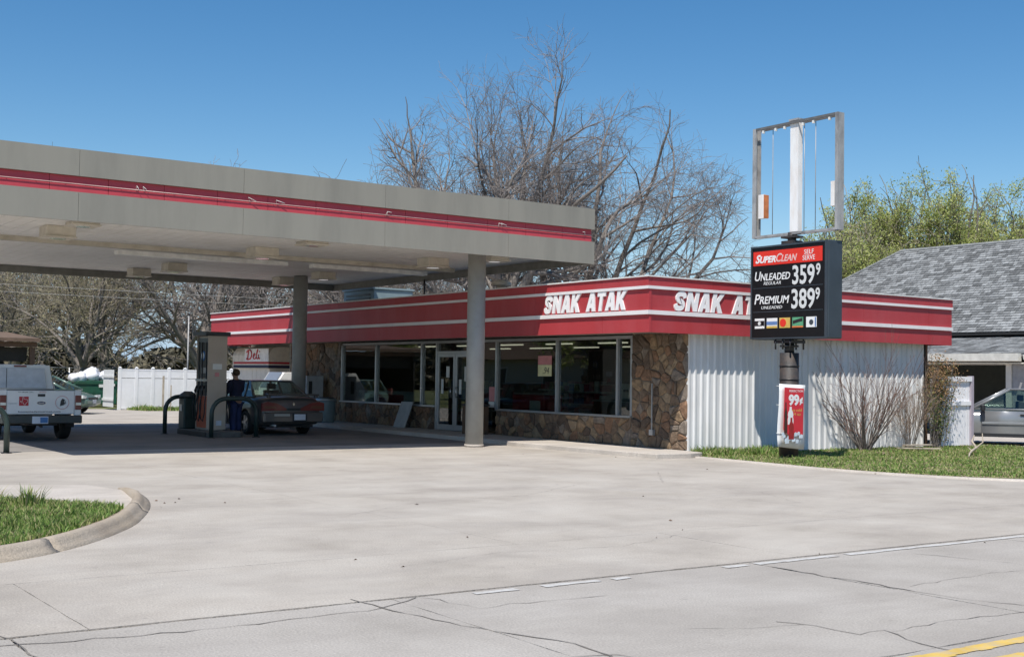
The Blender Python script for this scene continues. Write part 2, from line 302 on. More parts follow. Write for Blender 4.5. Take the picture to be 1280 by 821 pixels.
def text(name, s, m, parent, face, plane, u0, u1, v0, v1, off=None, shear=0., bold=0., ext=.006, caps=None, flipu=False):
    """text fitted in a box on a plane. face '-X': u runs towards -Y; face '-Y': u runs towards +X"""
    cu = bpy.data.curves.new('t', 'FONT'); cu.body = s; cu.shear = shear; cu.offset = bold; cu.extrude = .05; cu.resolution_u = 3
    if caps:
        cu.small_caps_scale = caps
        for i, ch in enumerate(s):
            if ch.islower(): cu.body_format[i].use_small_caps = True
    to = bpy.data.objects.new('t', cu); COL.objects.link(to); bpy.context.view_layer.update()
    me = bpy.data.meshes.new_from_object(to.evaluated_get(bpy.context.evaluated_depsgraph_get()))
    bpy.data.objects.remove(to); co = np.empty(len(me.vertices)*3, np.float32); me.vertices.foreach_get('co', co); co = co.reshape(-1, 3)
    mn = co.min(0); mx = co.max(0); n = (co-mn)/np.maximum(mx-mn, 1e-6)
    off = off or (0, 0, 0); out = np.empty_like(co)
    if face == '-X':
        out[:, 0] = plane-n[:, 2]*ext; out[:, 1] = u0+(u1-u0)*n[:, 0]; out[:, 2] = v0+(v1-v0)*n[:, 1]
    else:
        out[:, 1] = plane-n[:, 2]*ext; out[:, 0] = u0+(u1-u0)*n[:, 0]; out[:, 2] = v0+(v1-v0)*n[:, 1]
    out -= np.array(off, np.float32); me.vertices.foreach_set('co', out.ravel()); me.materials.clear(); me.materials.append(m); me.name = name
    bm = bmesh.new(); bm.from_mesh(me); bmesh.ops.recalc_face_normals(bm, faces=bm.faces); bm.to_mesh(me); bm.free()
    return link(name, me, parent)
def sheet(name, poly, z, m, kind='structure', parent=None):
    """flat ground polygon, triangulated"""
    bm = bmesh.new(); f = bm.faces.new([bm.verts.new((x, y, z)) for x, y in poly]); bmesh.ops.triangulate(bm, faces=[f])
    bmesh.ops.recalc_face_normals(bm, faces=bm.faces)
    for q in bm.faces:
        if q.normal.z < 0: q.normal_flip()
    me = bpy.data.meshes.new(name); bm.to_mesh(me); bm.free(); o = link(name, me, parent, m)
    if kind: o['kind'] = kind
    return o

# ------------------------------------------------------------------ ground, road, lot
gr = sheet('ground', [(-1500, -1500), (1500, -1500), (1500, 1500), (-1500, 1500)], -.03, M['earth'])
road = sheet('road', [(-300, .9), (300, .9), (300, 7.78), (-300, 7.78)], -.016, M['joint'])
def jag(p, q, n, a, rr):
    p = Vector(p); q = Vector(q); d = (q-p); nr = Vector((-d.y, d.x)).normalized()
    return [tuple(p+d*i/n+nr*(rr.uniform(-a, a) if 0 < i < n else 0)) for i in range(n)]
def slab(name, parent, x0, x1, y0, y1, m, z0, z1, gap=.008, a=.012, kind=None):
    rr = random.Random(int(x0*91+y0*37)); c = [(x0+gap, y0+gap), (x1-gap, y0+gap), (x1-gap, y1-gap), (x0+gap, y1-gap)]
    poly = []
    for i in range(4):
        p, q = c[i], c[(i+1) % 4]; poly += jag(p, q, max(2, int((Vector(p)-Vector(q)).length/.22)), a, rr)
    return MB().prism(poly, z0, z1).build(name, m, parent)
xs = [-9.6, -6, -2.1, 1.83, 4.42, 8.0, 11.6, 15.2, 18.8, 22.4, 26]
for i in range(len(xs)-1):
    slab('road_slab', road, xs[i], xs[i+1], 4.7, 7.75, M['road'], -.015, .0)
    slab('road_slab', road, xs[i]+.4, xs[i+1]+.4, 1.0, 4.7, M['road'], -.015, .0)
for a, b in ((-300, -9.6), (26.4, 300)): slab('road_slab', road, a, b, 1.0, 7.75, M['road'], -.015, -.001, a=0)
lot = sheet('parking_lot', [(-30, 7.78), (62, 7.78), (62, 13.2), (47, 52), (-30, 52)], -.018, M['jointlot'])
xs = [-30, -10, -4, 2.3, 8.7, 15.1, 21.5, 28, 34.5, 41, 61]
for i in range(len(xs)-1): slab('lot_slab', lot, xs[i], xs[i+1], 7.79, 9.7, M['lot'], -.017, .0, gap=.004, a=.004)
ys = [9.7, 14.6, 19.6, 24.9, 30.2, 36, 42, 50]
xs2 = [-30, -10, -4, 1.5, 6.9, 12.2, 18.0, 24, 30, 36, 46]
M['lotshade'] = concrete('canopy_shade_concrete', (.17, .16, .15), (.22, .205, .19), (.27, .25, .235))  # stained concrete, darkened in colour to deepen the shade under the canopy
for j in range(len(ys)-1):
    for i in range(len(xs2)-1): slab('lot_slab', lot, xs2[i], xs2[i+1], ys[j], ys[j+1], M['lotshade'] if (j in (3, 4) and 3 <= i <= 5) else M['lot'], -.017, .0, gap=.003, a=.004)
# cracks and road markings
def ribbon(path, w, z=.004, jitter=.03, seed=1, sub=.12):
    rr = random.Random(seed); pts = []
    for p, q in zip(path[:-1], path[1:]):
        p = Vector(p); q = Vector(q); n = max(1, int((q-p).length/sub)); nr = Vector((-(q-p).y, (q-p).x)).normalized()
        for i in range(n): pts.append(p+(q-p)*i/n+nr*rr.uniform(-jitter, jitter))
    pts.append(Vector(path[-1])); vs = []; fs = []
    for i, p in enumerate(pts):
        d = (pts[min(i+1, len(pts)-1)]-pts[max(i-1, 0)]).normalized(); nr = Vector((-d.y, d.x)); ww = w*rr.uniform(.12, 1.15)*.34
        vs += [(*(p+nr*ww), z), (*(p-nr*ww), z)]
    fs = [(2*i, 2*i+1, 2*i+3, 2*i+2) for i in range(len(pts)-1)]
    return MB().add(vs, fs)
CR = [([(1.3, 7.62), (2.0, 7.53), (2.76, 7.41), (3.5, 7.43), (4.2, 7.48), (4.6, 7.72)], .022),
      ([(4.18, 7.9), (4.27, 6.96), (4.44, 6.47), (4.62, 6.04), (4.58, 5.3)], .025),
      ([(7.98, 7.65), (7.99, 7.14), (8.04, 6.51), (8.07, 5.79), (8.25, 5.2), (8.3, 4.2)], .03),
      ([(6.2, 5.75), (6.34, 5.53), (6.37, 5.22), (6.62, 5.2), (6.46, 4.81), (6.5, 4.5)], .02),
      ([(6.59, 5.15), (7.3, 5.2), (8.01, 5.10)], .014), ([(4.65, 7.7), (4.77, 7.15), (5.05, 7.16), (5.87, 7.09)], .015),
      ([(4.2, 5.7), (4.55, 5.62), (4.75, 5.45), (4.9, 5.2)], .02), ([(1.75, 8.3), (1.8, 7.87), (1.82, 7.4), (1.9, 6.6)], .025),
      ([(9.8, 7.4), (10.1, 6.6), (10.0, 5.6)], .014), ([(5.2, 9.0), (6.4, 9.3), (7.7, 9.1), (8.9, 9.5)], .008), ([(6.5, 12.5), (7.9, 13.4), (9.8, 13.6), (11.6, 14.7)], .010), ([(12.5, 11.2), (13.2, 12.6), (13.0, 14.4), (14.3, 16.0)], .010), ([(8.8, 18.2), (10.6, 18.9), (12.9, 18.5), (15.6, 19.4)], .012),
      ([(5.55, 5.9), (5.9, 5.7), (6.3, 5.6)], .012), ([(8.2, 6.2), (9.3, 6.3), (10.8, 6.15)], .010)]
for i, (p, w) in enumerate(CR): ribbon(p, w, seed=i+3).build('crack', M['crack'], road, fix=False)
ribbon([(-6, 7.77), (2, 7.765), (12, 7.77), (25, 7.76)], .03, seed=44, jitter=.008).build('joint_seam', M['crack'], road, fix=False)
def strip_quads(x0, x1, y0, w, z, rr, drop, seg=.22):
    mb = MB(); x = x0
    while x < x1:
        L = rr.uniform(.5, 1.5)*seg
        if rr.random() > drop(x):
            a, b, c, d = [rr.uniform(-.012, .012) for _ in range(4)]
            mb.add([(x, y0+a, z), (x+L, y0+b, z), (x+L, y0+w+c, z), (x, y0+w+d, z)], [(0, 1, 2, 3)])
        x += L
    return mb
rr = random.Random(5)
strip_quads(3.5, 60, 7.60, .08, .005, rr, lambda x: .96 if x < 4.6 else .6 if x < 5 else .22 if x < 6.3 else .5 if x < 7.3 else .08).build('edge_line', M['white_line'], road, fix=False)
for yy in (4.24, 4.50): strip_quads(-40, 60, yy, .11, .005, rr, lambda x: .0).build('centre_line', M['yellow_line'], road, fix=False)

# left kerbed lawn corner
kin = [(-6, 10.4), (-1, 10.45), (1.3, 10.6), (2.5, 10.95), (3.23, 11.62), (3.96, 12.66), (4.3, 13.35)]
def offset_path(path, d):
    out = []
    for i, p in enumerate(path):
        a = Vector(path[max(i-1, 0)]); b = Vector(path[min(i+1, len(path)-1)]); t = (b-a).normalized(); out.append((p[0]+t.y*d, p[1]-t.x*d))
    return out
def smooth_path(path, n=3):
    P = [Vector(p) for p in path]
    for _ in range(n):
        Q = [P[0]]
        for a, b in zip(P[:-1], P[1:]): Q += [a*.75+b*.25, a*.25+b*.75]
        P = Q+[P[-1]]
    return [tuple(p) for p in P]
def kerb(name, path, w, h, m, parent=None, flare=.2, kind=None, taper=0):
    """kerb with rounded shoulder and a flared face towards the right of the path"""
    prof = [(-.02, -.03), (-.02, h-.004), (w*.35, h), (w*.6, h-.012), (w*.75, h*.72), (w*.95, h*.25), (w+flare, .006), (w+flare, -.03)]
    rings = [offset_path(path, d) for d, _ in prof]; n = len(path); vs = []; fs = []
    for i in range(n):
        f_ = 1 if not taper else min(1, (n-1-i)/taper)**.8
        for (d, z), ring in zip(prof, rings): vs.append((*ring[i], z*f_ if z > 0 else z))
    k = len(prof)
    for i in range(n-1):
        for j in range(k-1): fs.append((i*k+j, i*k+j+1, (i+1)*k+j+1, (i+1)*k+j))
    fs += [tuple(range(k)), tuple(range((n-1)*k+k-1, (n-1)*k-1, -1))]
    return MB().add(vs, fs, True).build(name, m, parent, kind=kind)
walk = tag(MB().prism([(-30, 15.4), (2.6, 15.5), (3.9, 14.8), (4.28, 13.9), (4.38, 13.55), (4.62, 14.1), (4.95, 15.1), (5.2, 16.3), (5.0, 17.2), (4.0, 17.7), (-30, 17.9)], -.02, .03).build('sidewalk', M['walk'], None, bevel=.01), kind='structure')
kp = smooth_path(kin+[(4.75, 14.4), (5.05, 15.4), (5.25, 16.6)])
# split the kerb into cast lengths with joints
kerbroot = tag(thing('kerb', 'rounded concrete kerb around the grass corner at lower left', 'kerb'), kind='structure')
prof = [(-.02, -.03), (-.02, .112), (.04, .116), (.07, .102), (.095, .07), (.125, .028), (.18, .006), (.18, -.03)]
kr_ = [offset_path(kp, d_) for d_, _ in prof]; nk_ = len(kp); cuts = [0, int(nk_*.40), int(nk_*.70), nk_-1]
for a_, b_ in zip(cuts[:-1], cuts[1:]):
    vs = []; k_ = len(prof)
    for i in range(a_, b_+1):
        f_ = .22+.78*min(1, (nk_-1-i)/12); t_ = .1 if i == a_ and a_ else 0
        for (d_, z_), ring in zip(prof, kr_):
            p_ = ring[i]; q_ = ring[min(i+1, nk_-1)]; vs.append((p_[0]+(q_[0]-p_[0])*t_, p_[1]+(q_[1]-p_[1])*t_, z_*f_ if z_ > 0 else z_))
    n_ = b_-a_+1; fs = [(i*k_+j, i*k_+j+1, (i+1)*k_+j+1, (i+1)*k_+j) for i in range(n_-1) for j in range(k_-1)]+[tuple(range(k_)), tuple(range((n_-1)*k_+k_-1, (n_-1)*k_-1, -1))]
    MB().add(vs, fs, True).build('kerb_stone', M['kerb'], kerbroot)
lawnL = [(-8, 10.4), (-1, 10.45), (1.3, 10.6), (2.5, 10.95), (3.23, 11.62), (3.96, 12.66), (4.33, 13.4), (4.2, 13.95), (3.9, 14.7), (3.2, 15.4), (1.5, 15.6), (-8, 15.6)]
grassL = [(-8, 10.46), (-1, 10.5), (1.27, 10.67), (2.46, 11.0), (3.18, 11.67), (3.9, 12.7), (4.32, 13.5), (4.2, 13.95), (3.8, 14.7), (3.2, 15.35), (1.5, 15.55), (-8, 15.55)]
tag(sheet('lawn', lawnL, .095, M['soil']), kind='structure')
lawnR = [(18.05, 19.2), (17.72, 18.3), (17.68, 17), (17.6, 15.4), (17.85, 13.9), (18.35, 12.6), (19.4, 11.5), (22, 10.8), (60, 10.6), (60, 17.0), (30, 17.0), (28.0, 19.2)]
tag(sheet('lawn', lawnR, .03, M['soil']), kind='structure')
kr = smooth_path([(17.62, 18.55), (17.6, 17), (17.5, 15.4), (17.7, 13.9), (18.2, 12.5), (19.3, 11.35), (22, 10.6), (30, 10.45), (60, 10.4)])
kerb('kerb', kr[::-1], .2, .035, M['walk'], flare=.1, kind='structure')
def inpoly(px, py, poly):
    c = np.zeros(len(px), bool); n = len(poly)
    for i in range(n):
        x0, y0 = poly[i]; x1, y1 = poly[(i+1) % n]
        if y0 == y1: continue
        c ^= ((y0 > py) != (y1 > py)) & (px < (x1-x0)*(py-y0)/(y1-y0)+x0)
    return c
def grass(name, poly, z, n, h, m, seed=1, bb=None, clump=1.2, w=.007):
    rg = np.random.default_rng(seed); P = np.array(poly); bb = bb or (P[:, 0].min(), P[:, 0].max(), P[:, 1].min(), P[:, 1].max())
    x = rg.uniform(bb[0], bb[1], n*2); y = rg.uniform(bb[2], bb[3], n*2); k = inpoly(x, y, poly); x = x[k][:n]; y = y[k][:n]; n = len(x)
    dens = .5+.25*np.sin(x*3.1+1)*np.cos(y*2.3)+.25*np.sin(x*7+y*5)
    kp_ = rg.random(n) < .35+1.1*dens; x = x[kp_]; y = y[kp_]; dens = dens[kp_]; n = len(x)
    hh = h*(.45+.75*rg.random(n)**1.5)*(.55+clump*dens*rg.random(n)); a = rg.uniform(0, 2*np.pi, n); lean = rg.uniform(.1, .9, n)*hh; la = rg.uniform(0, 2*np.pi, n)
    ww = w*rg.uniform(.7, 1.5, n); dx = np.cos(a)*ww; dy = np.sin(a)*ww
    z0 = np.full(n, z); V = np.empty((n, 5, 3), np.float32)
    lx = np.cos(la)*lean; ly = np.sin(la)*lean
    V[:, 0] = np.stack([x-dx, y-dy, z0], 1); V[:, 1] = np.stack([x+dx, y+dy, z0], 1)
    V[:, 2] = np.stack([x+dx*.7+lx*.35, y+dy*.7+ly*.35, z0+hh*.6], 1); V[:, 3] = np.stack([x-dx*.7+lx*.35, y-dy*.7+ly*.35, z0+hh*.6], 1)
    V[:, 4] = np.stack([x+lx, y+ly, z0+hh], 1)
    b = np.arange(n)[:, None]*5; F = np.concatenate([b+[0, 1, 2], b+[0, 2, 3], b+[3, 2, 4]])
    return tag(link(name, mesh_np(name, V.reshape(-1, 3), F, 3), None, m), kind='stuff')
tag(grass('grass', grassL, .09, 62000, .07, M['grass'], 2, bb=(1.0, 4.4, 10.6, 15.6), w=.006), 'bright green tufted grass on the kerbed corner at lower left', 'grass')
tag(grass('grass', lawnR, .02, 100000, .055, M['grass'], 3, bb=(17.6, 33, 11, 19.2), w=.011), 'short green grass strip in front of the corrugated wall', 'grass')
tuft = thing('tall_grass', 'taller pale green grass clumps in the kerbed corner lawn', 'grass clump', (2.9, 13.6, .09))
for i, (cx, cy) in enumerate([(2.9, 13.5), (3.1, 14.3), (2.6, 14.6), (3.5, 14.2)]):
    rg = random.Random(i); mb = MB()
    for _ in range(90):
        a = rg.uniform(0, 2*pi); q = rg.random()*.14; bx_, by_ = cx+cos(a)*q-2.9, cy+sin(a)*q-13.6; a2 = a+rg.uniform(-.6, .6); L = rg.uniform(.12, .26); o = rg.uniform(.2, .8)*L; w = .006
        px, py = -sin(a2)*w, cos(a2)*w
        mb.add([(bx_-px, by_-py, 0), (bx_+px, by_+py, 0), (bx_+px+cos(a2)*o*.4, by_+py+sin(a2)*o*.4, L*.6), (bx_-px+cos(a2)*o*.4, by_-py+sin(a2)*o*.4, L*.6), (bx_+cos(a2)*o, by_+sin(a2)*o, L)], [(0, 1, 2, 3), (3, 2, 4)])
    mb.build('blades', M['grass'], tuft, fix=False, kind='stuff')
tag(grass('weeds', [(16.4, 48.6), (24, 48.9), (24, 50), (16, 50)], .0, 12000, .16, M['grass'], 4, w=.02), 'weedy grass along the foot of the white vinyl fence', 'weeds')
tag(grass('weeds', [(17.95, 18.55), (20.5, 18.3), (20.5, 19.15), (18.05, 19.15)], .03, 5000, .14, M['grass'], 6, w=.012), 'longer weeds growing against the base of the corrugated wall', 'weeds')
# litter of dry leaves on the concrete
rg = random.Random(11); mb = MB()
for _ in range(34):
    c = rg.choice([(5.1, 14.6, .8), (10, 12, 5), (8, 9.5, 4), (15, 17, 4)]); x = rg.gauss(c[0], c[2]*.5); y = rg.gauss(c[1], c[2]*.5)
    if x < 4.9: continue
    a = rg.uniform(0, 6.28); s = rg.uniform(.012, .032); mb.add([(x+cos(a)*s, y+sin(a)*s, .008), (x-sin(a)*s*.5, y+cos(a)*s*.5, .02), (x-cos(a)*s, y-sin(a)*s, .008), (x+sin(a)*s*.5, y-cos(a)*s*.5, .006)], [(0, 1, 2, 3)])
tag(mb.build('leaf_litter', M['dryleaf'], None, fix=False, kind='stuff'), 'scattered small dry leaves and grit on the concrete', 'leaf litter')

# ------------------------------------------------------------------ fuel canopy
CX0, CX1, CY0, CY1, CZB, CZT = 4.62, 17.754, 22.10, 35.18, 4.205, 5.475
can = thing('fuel_canopy', 'large beige fuel station canopy with a red band on grey columns', 'canopy', (CX0, CY0, 0)); O = (CX0, CY0, 0)
SOF = 4.40
def cb(name, m, *a, **k): return box(name, m, can, *a, off=O, **k)
seams = [CX0, 6.13, 9.2, 12.27, 15.34, CX1]; seamy = [CY0, 25.2, 28.3, 31.4, CY1]
for a, b in zip(seams[:-1], seams[1:]):
    for z0, z1 in ((CZB, 4.715), (5.0, CZT)):
        cb('fascia_panel', M['beige'], a+.003, b-.003, CY0, CY0+.05, z0, z1); cb('fascia_panel', M['beige'], a+.003, b-.003, CY1-.05, CY1, z0, z1)
for a, b in zip(seamy[:-1], seamy[1:]):
    for z0, z1 in ((CZB, 4.715), (5.0, CZT)):
        for x in (CX0, CX1-.05): cb('fascia_panel', M['beige'], x, x+.05, max(a, CY0+.052)+.003, min(b, CY1-.052)-.003, z0, z1)
# recessed red band: sloping sill below, upright back above
def redband(a, b, axis):
    z0, z1 = 4.718, 4.998; poly = [(.052, z0), (.064, z1), (.09, z1), (.09, z0)]
    mb = MB()
    if axis == 'f': mb.prism([(CY0+p[0], p[1]) for p in poly], a, b, 0)
    else: mb.prism([(CX1-p[0], p[1]) for p in poly], a, b, 1)
    return mb.build('red_band', M['cred'], can, O)
sx = [CX0+.05]+[CX0+1.02*i for i in range(1, 13)]+[CX1-.05]
for a, b in zip(sx[:-1], sx[1:]): redband(a+.004, b-.004, 'f')
redband(CY0+.2, CY1-.05, 'r')
cb('red_band', M['cred'], CX0+.1, CX0+.13, CY0+.2, CY1-.1, 4.718, 4.998); cb('red_band', M['cred'], CX0+.1, CX1-.2, CY1-.13, CY1-.1, 4.718, 4.998)
mb = MB().tube([(CX0+.1, CY0+.035, 4.86), (CX1-.08, CY0+.035, 4.86)], .008, 6)
for i in range(26):
    x = CX0+.3+i*.49; mb.tube([(x, CY0+.035, 4.86), (x, CY0+.065, 4.865)], .006, 5)
mb.build('neon_tube', mat('neon_glass', (.55, .35, .33), .3), can, O)
rg = random.Random(3)
for x in (7.3, 7.15, 9.35, 9.9, 12.3, 12.36, 15.1, 15.2, 17.5):
    MB().tube([(x, CY0+.05, 4.85), (x+rg.uniform(-.05, .05), CY0+.02, 4.93), (x+rg.uniform(-.1, .15), CY0+.0, 4.87+rg.uniform(-.03, .06))], .006, 5).build('loose_wire', M['paperwhite'], can, O)
cb('roof_deck', M['bluegrey'], CX0+.06, CX1-.06, CY0+.2, CY1-.15, 5.1, 5.16)
for x in (CX0, ): pass
mb = MB(); mb.box(CX0+.06, CX1-.06, CY0+.053, CY0+.075, CZB+.01, 4.71).box(CX0+.06, CX1-.06, CY1-.075, CY1-.053, CZB+.01, 4.71).box(CX1-.075, CX1-.053, CY0+.08, CY1-.08, CZB+.01, 4.71).box(CX0+.053, CX0+.075, CY0+.08, CY1-.08, CZB+.01, 4.71)
mb.build('inner_fascia', mat('inner_fascia_grey', (.24, .23, .20), .6, dirt=(.09, .08, .07)), can, O)
n = 42; wd = (CX1-CX0-.16)/n; sp = MB().box(0, wd-.012, CY0+.08-CY0, CY1-.08-CY0, SOF, SOF+.03).build('soffit_panel', M['soffit'], can); sp.location = (.08, 0, 0)
for i in range(1, n):
    c = sp.copy(); COL.objects.link(c); c.location = (.08+i*wd, 0, 0)
cb('soffit_backing', M['fixture'], CX0+.08, CX1-.08, CY0+.08, CY1-.08, SOF+.031, SOF+.05)
beamm = mat('beam_stained', (.58, .53, .44), .7, var=.12, dirt=(.20, .16, .10), dirt_amt=.7, dirt_scale=3)
cb('beam', beamm, CX0+.08, CX1-.5, 27.3, 27.48, 4.30, SOF-.002)
mat('strip_diffuser', (.85, .84, .80), .4)
for a_, b_ in ((8.9, 13.2), (13.9, 17.3)): cb('strip_light', bpy.data.materials['strip_diffuser'], a_, b_, 28.75, 29.0, 4.30, SOF-.002)
for (x, y) in ((15.42, 23.45), (15.40, 32.66), (CX0-.3, 32.66)):
    r_ = .205; n_ = 28
    o = MB().tube([(x, y, .0), (x, y, SOF-.01)], r_, n_).build('column', M['column'], can, O)
    MB().tube([(x, y, .001), (x, y, .06)], r_+.015, n_).build('column_base', M['walk'], o, O)
FX = [(6.55, 25.0, 4.04, .33), (6.72, 23.9, 4.19, .3), (11.3, 26.0, 4.04, .33), (11.56, 24.0, 4.19, .3), (11.05, 33.75, 4.05, .3), (11.2, 31.4, 4.05, .3), (15.3, 33.6, 4.05, .3), (15.3, 31.0, 4.07, .3), (15.4, 25.35, 4.05, .33), (16.3, 24.05, 4.17, .3)]
for x, y, z, q in [(a, b, c+.13, d*.85) for a, b, c, d in FX]:
    f = MB().box(x-q, x+q, y-q, y+q, z+.03, SOF-.003).build('light_fixture', M['fixture'], can, O, bevel=.006)
    MB().box(x-q-.02, x+q+.02, y-q-.02, y+q+.02, z, z+.028).build('fixture_rim', M['fixture'], f, O)
    MB().disc((x, y, z-.006), q*.55, .012, 2, 16).build('lens', M['lens'], f, O)

# ------------------------------------------------------------------ store building
BX, BY, BX2, BY2, BZB, BZT = 16.617, 18.919, 26.63, 42.60, 2.545, 3.669
WX, WY, WX2, WY2 = 18.03, 19.225, 25.95, 42.3
O2 = (WX, WY, 0)
st = thing('store_building', 'low convenience store with red fascia, stone pillar and corrugated side wall', 'store', O2)
def sb(name, m, *a, **k): return box(name, m, st, *a, off=O2, **k)
CL = M['corr']
sb('side_wall', M['mortar'], WX+.03, WX2-.05, WY+.05, WY+.22, 0, 3.2)
sb('rear_wall', M['wallwhite'], WX2-.2, WX2-.02, WY+.23, WY2, 0, 3.2); sb('end_wall', M['wallwhite'], WX+.03, WX2-.21, WY2-.2, WY2, 0, 3.2)
# corrugated cladding panels, 0.8 m wide with four ribs each
def corr_panel(w, n=4, h=2.56):
    p = w/n; pr = []
    for i in range(n): pr += [(i*p, 0), (i*p+p*.52, 0), (i*p+p*.64, .036), (i*p+p*.84, .036), (i*p+p*.97, 0)]
    pr.append((w, 0)); m_ = MB(); vs = [(x, -y, z) for z in (0, h) for x, y in pr]; k = len(pr)
    return m_.add(vs, [(i, i+1, k+i+1, k+i) for i in range(k-1)])
npan = 10; pw = (WX2-WX-.06)/npan
cp = corr_panel(pw).build('corrugated_panel', CL, st, fix=False); cp.location = (.03, .0, .04)
for i in range(1, npan):
    c = cp.copy(); COL.objects.link(c); c.location = (.03+i*pw, .003 if i % 2 else 0, .04)
sb('corner_trim', CL, WX-.01, WX+.028, WY-.03, WY+.05, .03, 2.6); sb('corner_trim', M['dark'], WX2-.02, WX2+.02, WY-.03, WY+.05, .03, 2.6)
sb('downpipe', M['brown'], WX2+.03, WX2+.11, WY-.02, WY+.06, .05, 2.6)
# stone walls on the -X side
def clip(poly, a, b, c):
    out = []
    for i in range(len(poly)):
        p, q = poly[i], poly[(i+1) % len(poly)]; dp = a*p[0]+b*p[1]-c; dq = a*q[0]+b*q[1]-c
        if dp <= 0: out.append(p)
        if dp*dq < 0: t = dp/(dp-dq); out.append((p[0]+(q[0]-p[0])*t, p[1]+(q[1]-p[1])*t))
    return out
def stones(parent, u0, u1, v0, v1, cell, seed, face='-X', plane=WX, big=None):
    rg = random.Random(seed); pts = []; nu = max(1, round((u1-u0)/cell)); nv = max(1, round((v1-v0)/(cell*.92)))
    for i in range(nu):
        for j in range(nv):
            if rg.random() > .12: pts.append((u0+(i+.5+(.25 if j % 2 else -.25)+rg.uniform(-.62, .62))*(u1-u0)/nu, v0+(j+.5+rg.uniform(-.62, .62))*(v1-v0)/nv))
    pts = [(min(max(p[0], u0+.03), u1-.03), min(max(p[1], v0+.03), v1-.03)) for p in pts]
    for i, p in enumerate(pts):
        poly = [(u0, v0), (u1, v0), (u1, v1), (u0, v1)]
        for j, q in enumerate(pts):
            if i == j or abs(q[0]-p[0]) > cell*3 or abs(q[1]-p[1]) > cell*3: continue
            a, b = q[0]-p[0], q[1]-p[1]; c = (q[0]**2+q[1]**2-p[0]**2-p[1]**2)/2; poly = clip(poly, a, b, c)
            if len(poly) < 3: break
        if len(poly) < 3: continue
        # soften: subdivide the outline and pull the corners in
        cx = sum(a for a, _ in poly)/len(poly); cy = sum(b for _, b in poly)/len(poly); P = []
        for k in range(len(poly)):
            a, b, c = poly[k-1], poly[k], poly[(k+1) % len(poly)]
            if (a[0]-b[0])**2+(a[1]-b[1])**2 < 1e-5: continue
            q1 = rg.uniform(.08, .22); q2 = rg.uniform(.08, .22); P.append((b[0]*(1-q1)+a[0]*q1, b[1]*(1-q1)+a[1]*q1)); P.append((b[0]*(1-q2)+c[0]*q2, b[1]*(1-q2)+c[1]*q2))
        size = max(max(abs(a-cx), abs(b-cy)) for a, b in P)
        if size < .03: continue
        sh = 1-.011/size; h = rg.uniform(.015, .06)
        ring = lambda s, hh, j: [(cx+(a-cx)*s+rg.uniform(-j, j), cy+(b-cy)*s+rg.uniform(-j, j), hh+rg.uniform(-j, j)) for a, b in P]
        r0 = ring(sh, 0, 0); r1 = ring(sh*.97, h*.55, .004); r2 = ring(sh*.74, h, .008)
        n = len(P); V = r0+r1+r2+[(cx, cy, h+rg.uniform(-.012, .012))]
        F = [(a*n+k, a*n+(k+1) % n, (a+1)*n+(k+1) % n, (a+1)*n+k) for a in (0, 1) for k in range(n)]+[(2*n+k, 2*n+(k+1) % n, 3*n) for k in range(n)]
        V = [((plane-w, u, v) if face == '-X' else (u, plane-w, v)) for u, v, w in V]
        MB().add(V, F).build('stone', rg.choices(STONES, [3, 2, 4, 2, 2, 3])[0], parent, O2)
FB = .1
pil = sb('stone_pillar', M['mortar'], WX, WX+.2, WY+.002, 21.05, FB, 2.6)
stones(pil, WY+.005, 21.04, FB, 2.58, .215, 1)
cw = []
for i, (a, b) in enumerate(((21.052, 26.4), (29.45, 35.15))):
    w_ = sb('sill_wall', M['mortar'], WX, WX+.2, a, b, FB, .72); stones(w_, a, b, FB, .715, .245, 5+i)
    sb('window_sill', M['alu'], WX-.05, WX+.2, a, b, .722, .765)
w_ = sb('stone_wall', M['mortar'], WX, WX+.2, 35.16, 38.9, FB, 2.6); stones(w_, 35.17, 38.89, FB, 2.58, .3, 9)
sb('far_wall', M['wallwhite'], WX, WX+.2, 38.91, WY2, FB, 2.6)
sb('corner_stone_face', M['mortar'], WX+.001, WX+.028, WY-.028, WY+.001, .03, .04)
# a few stones wrapping the corner edge
mb = MB()
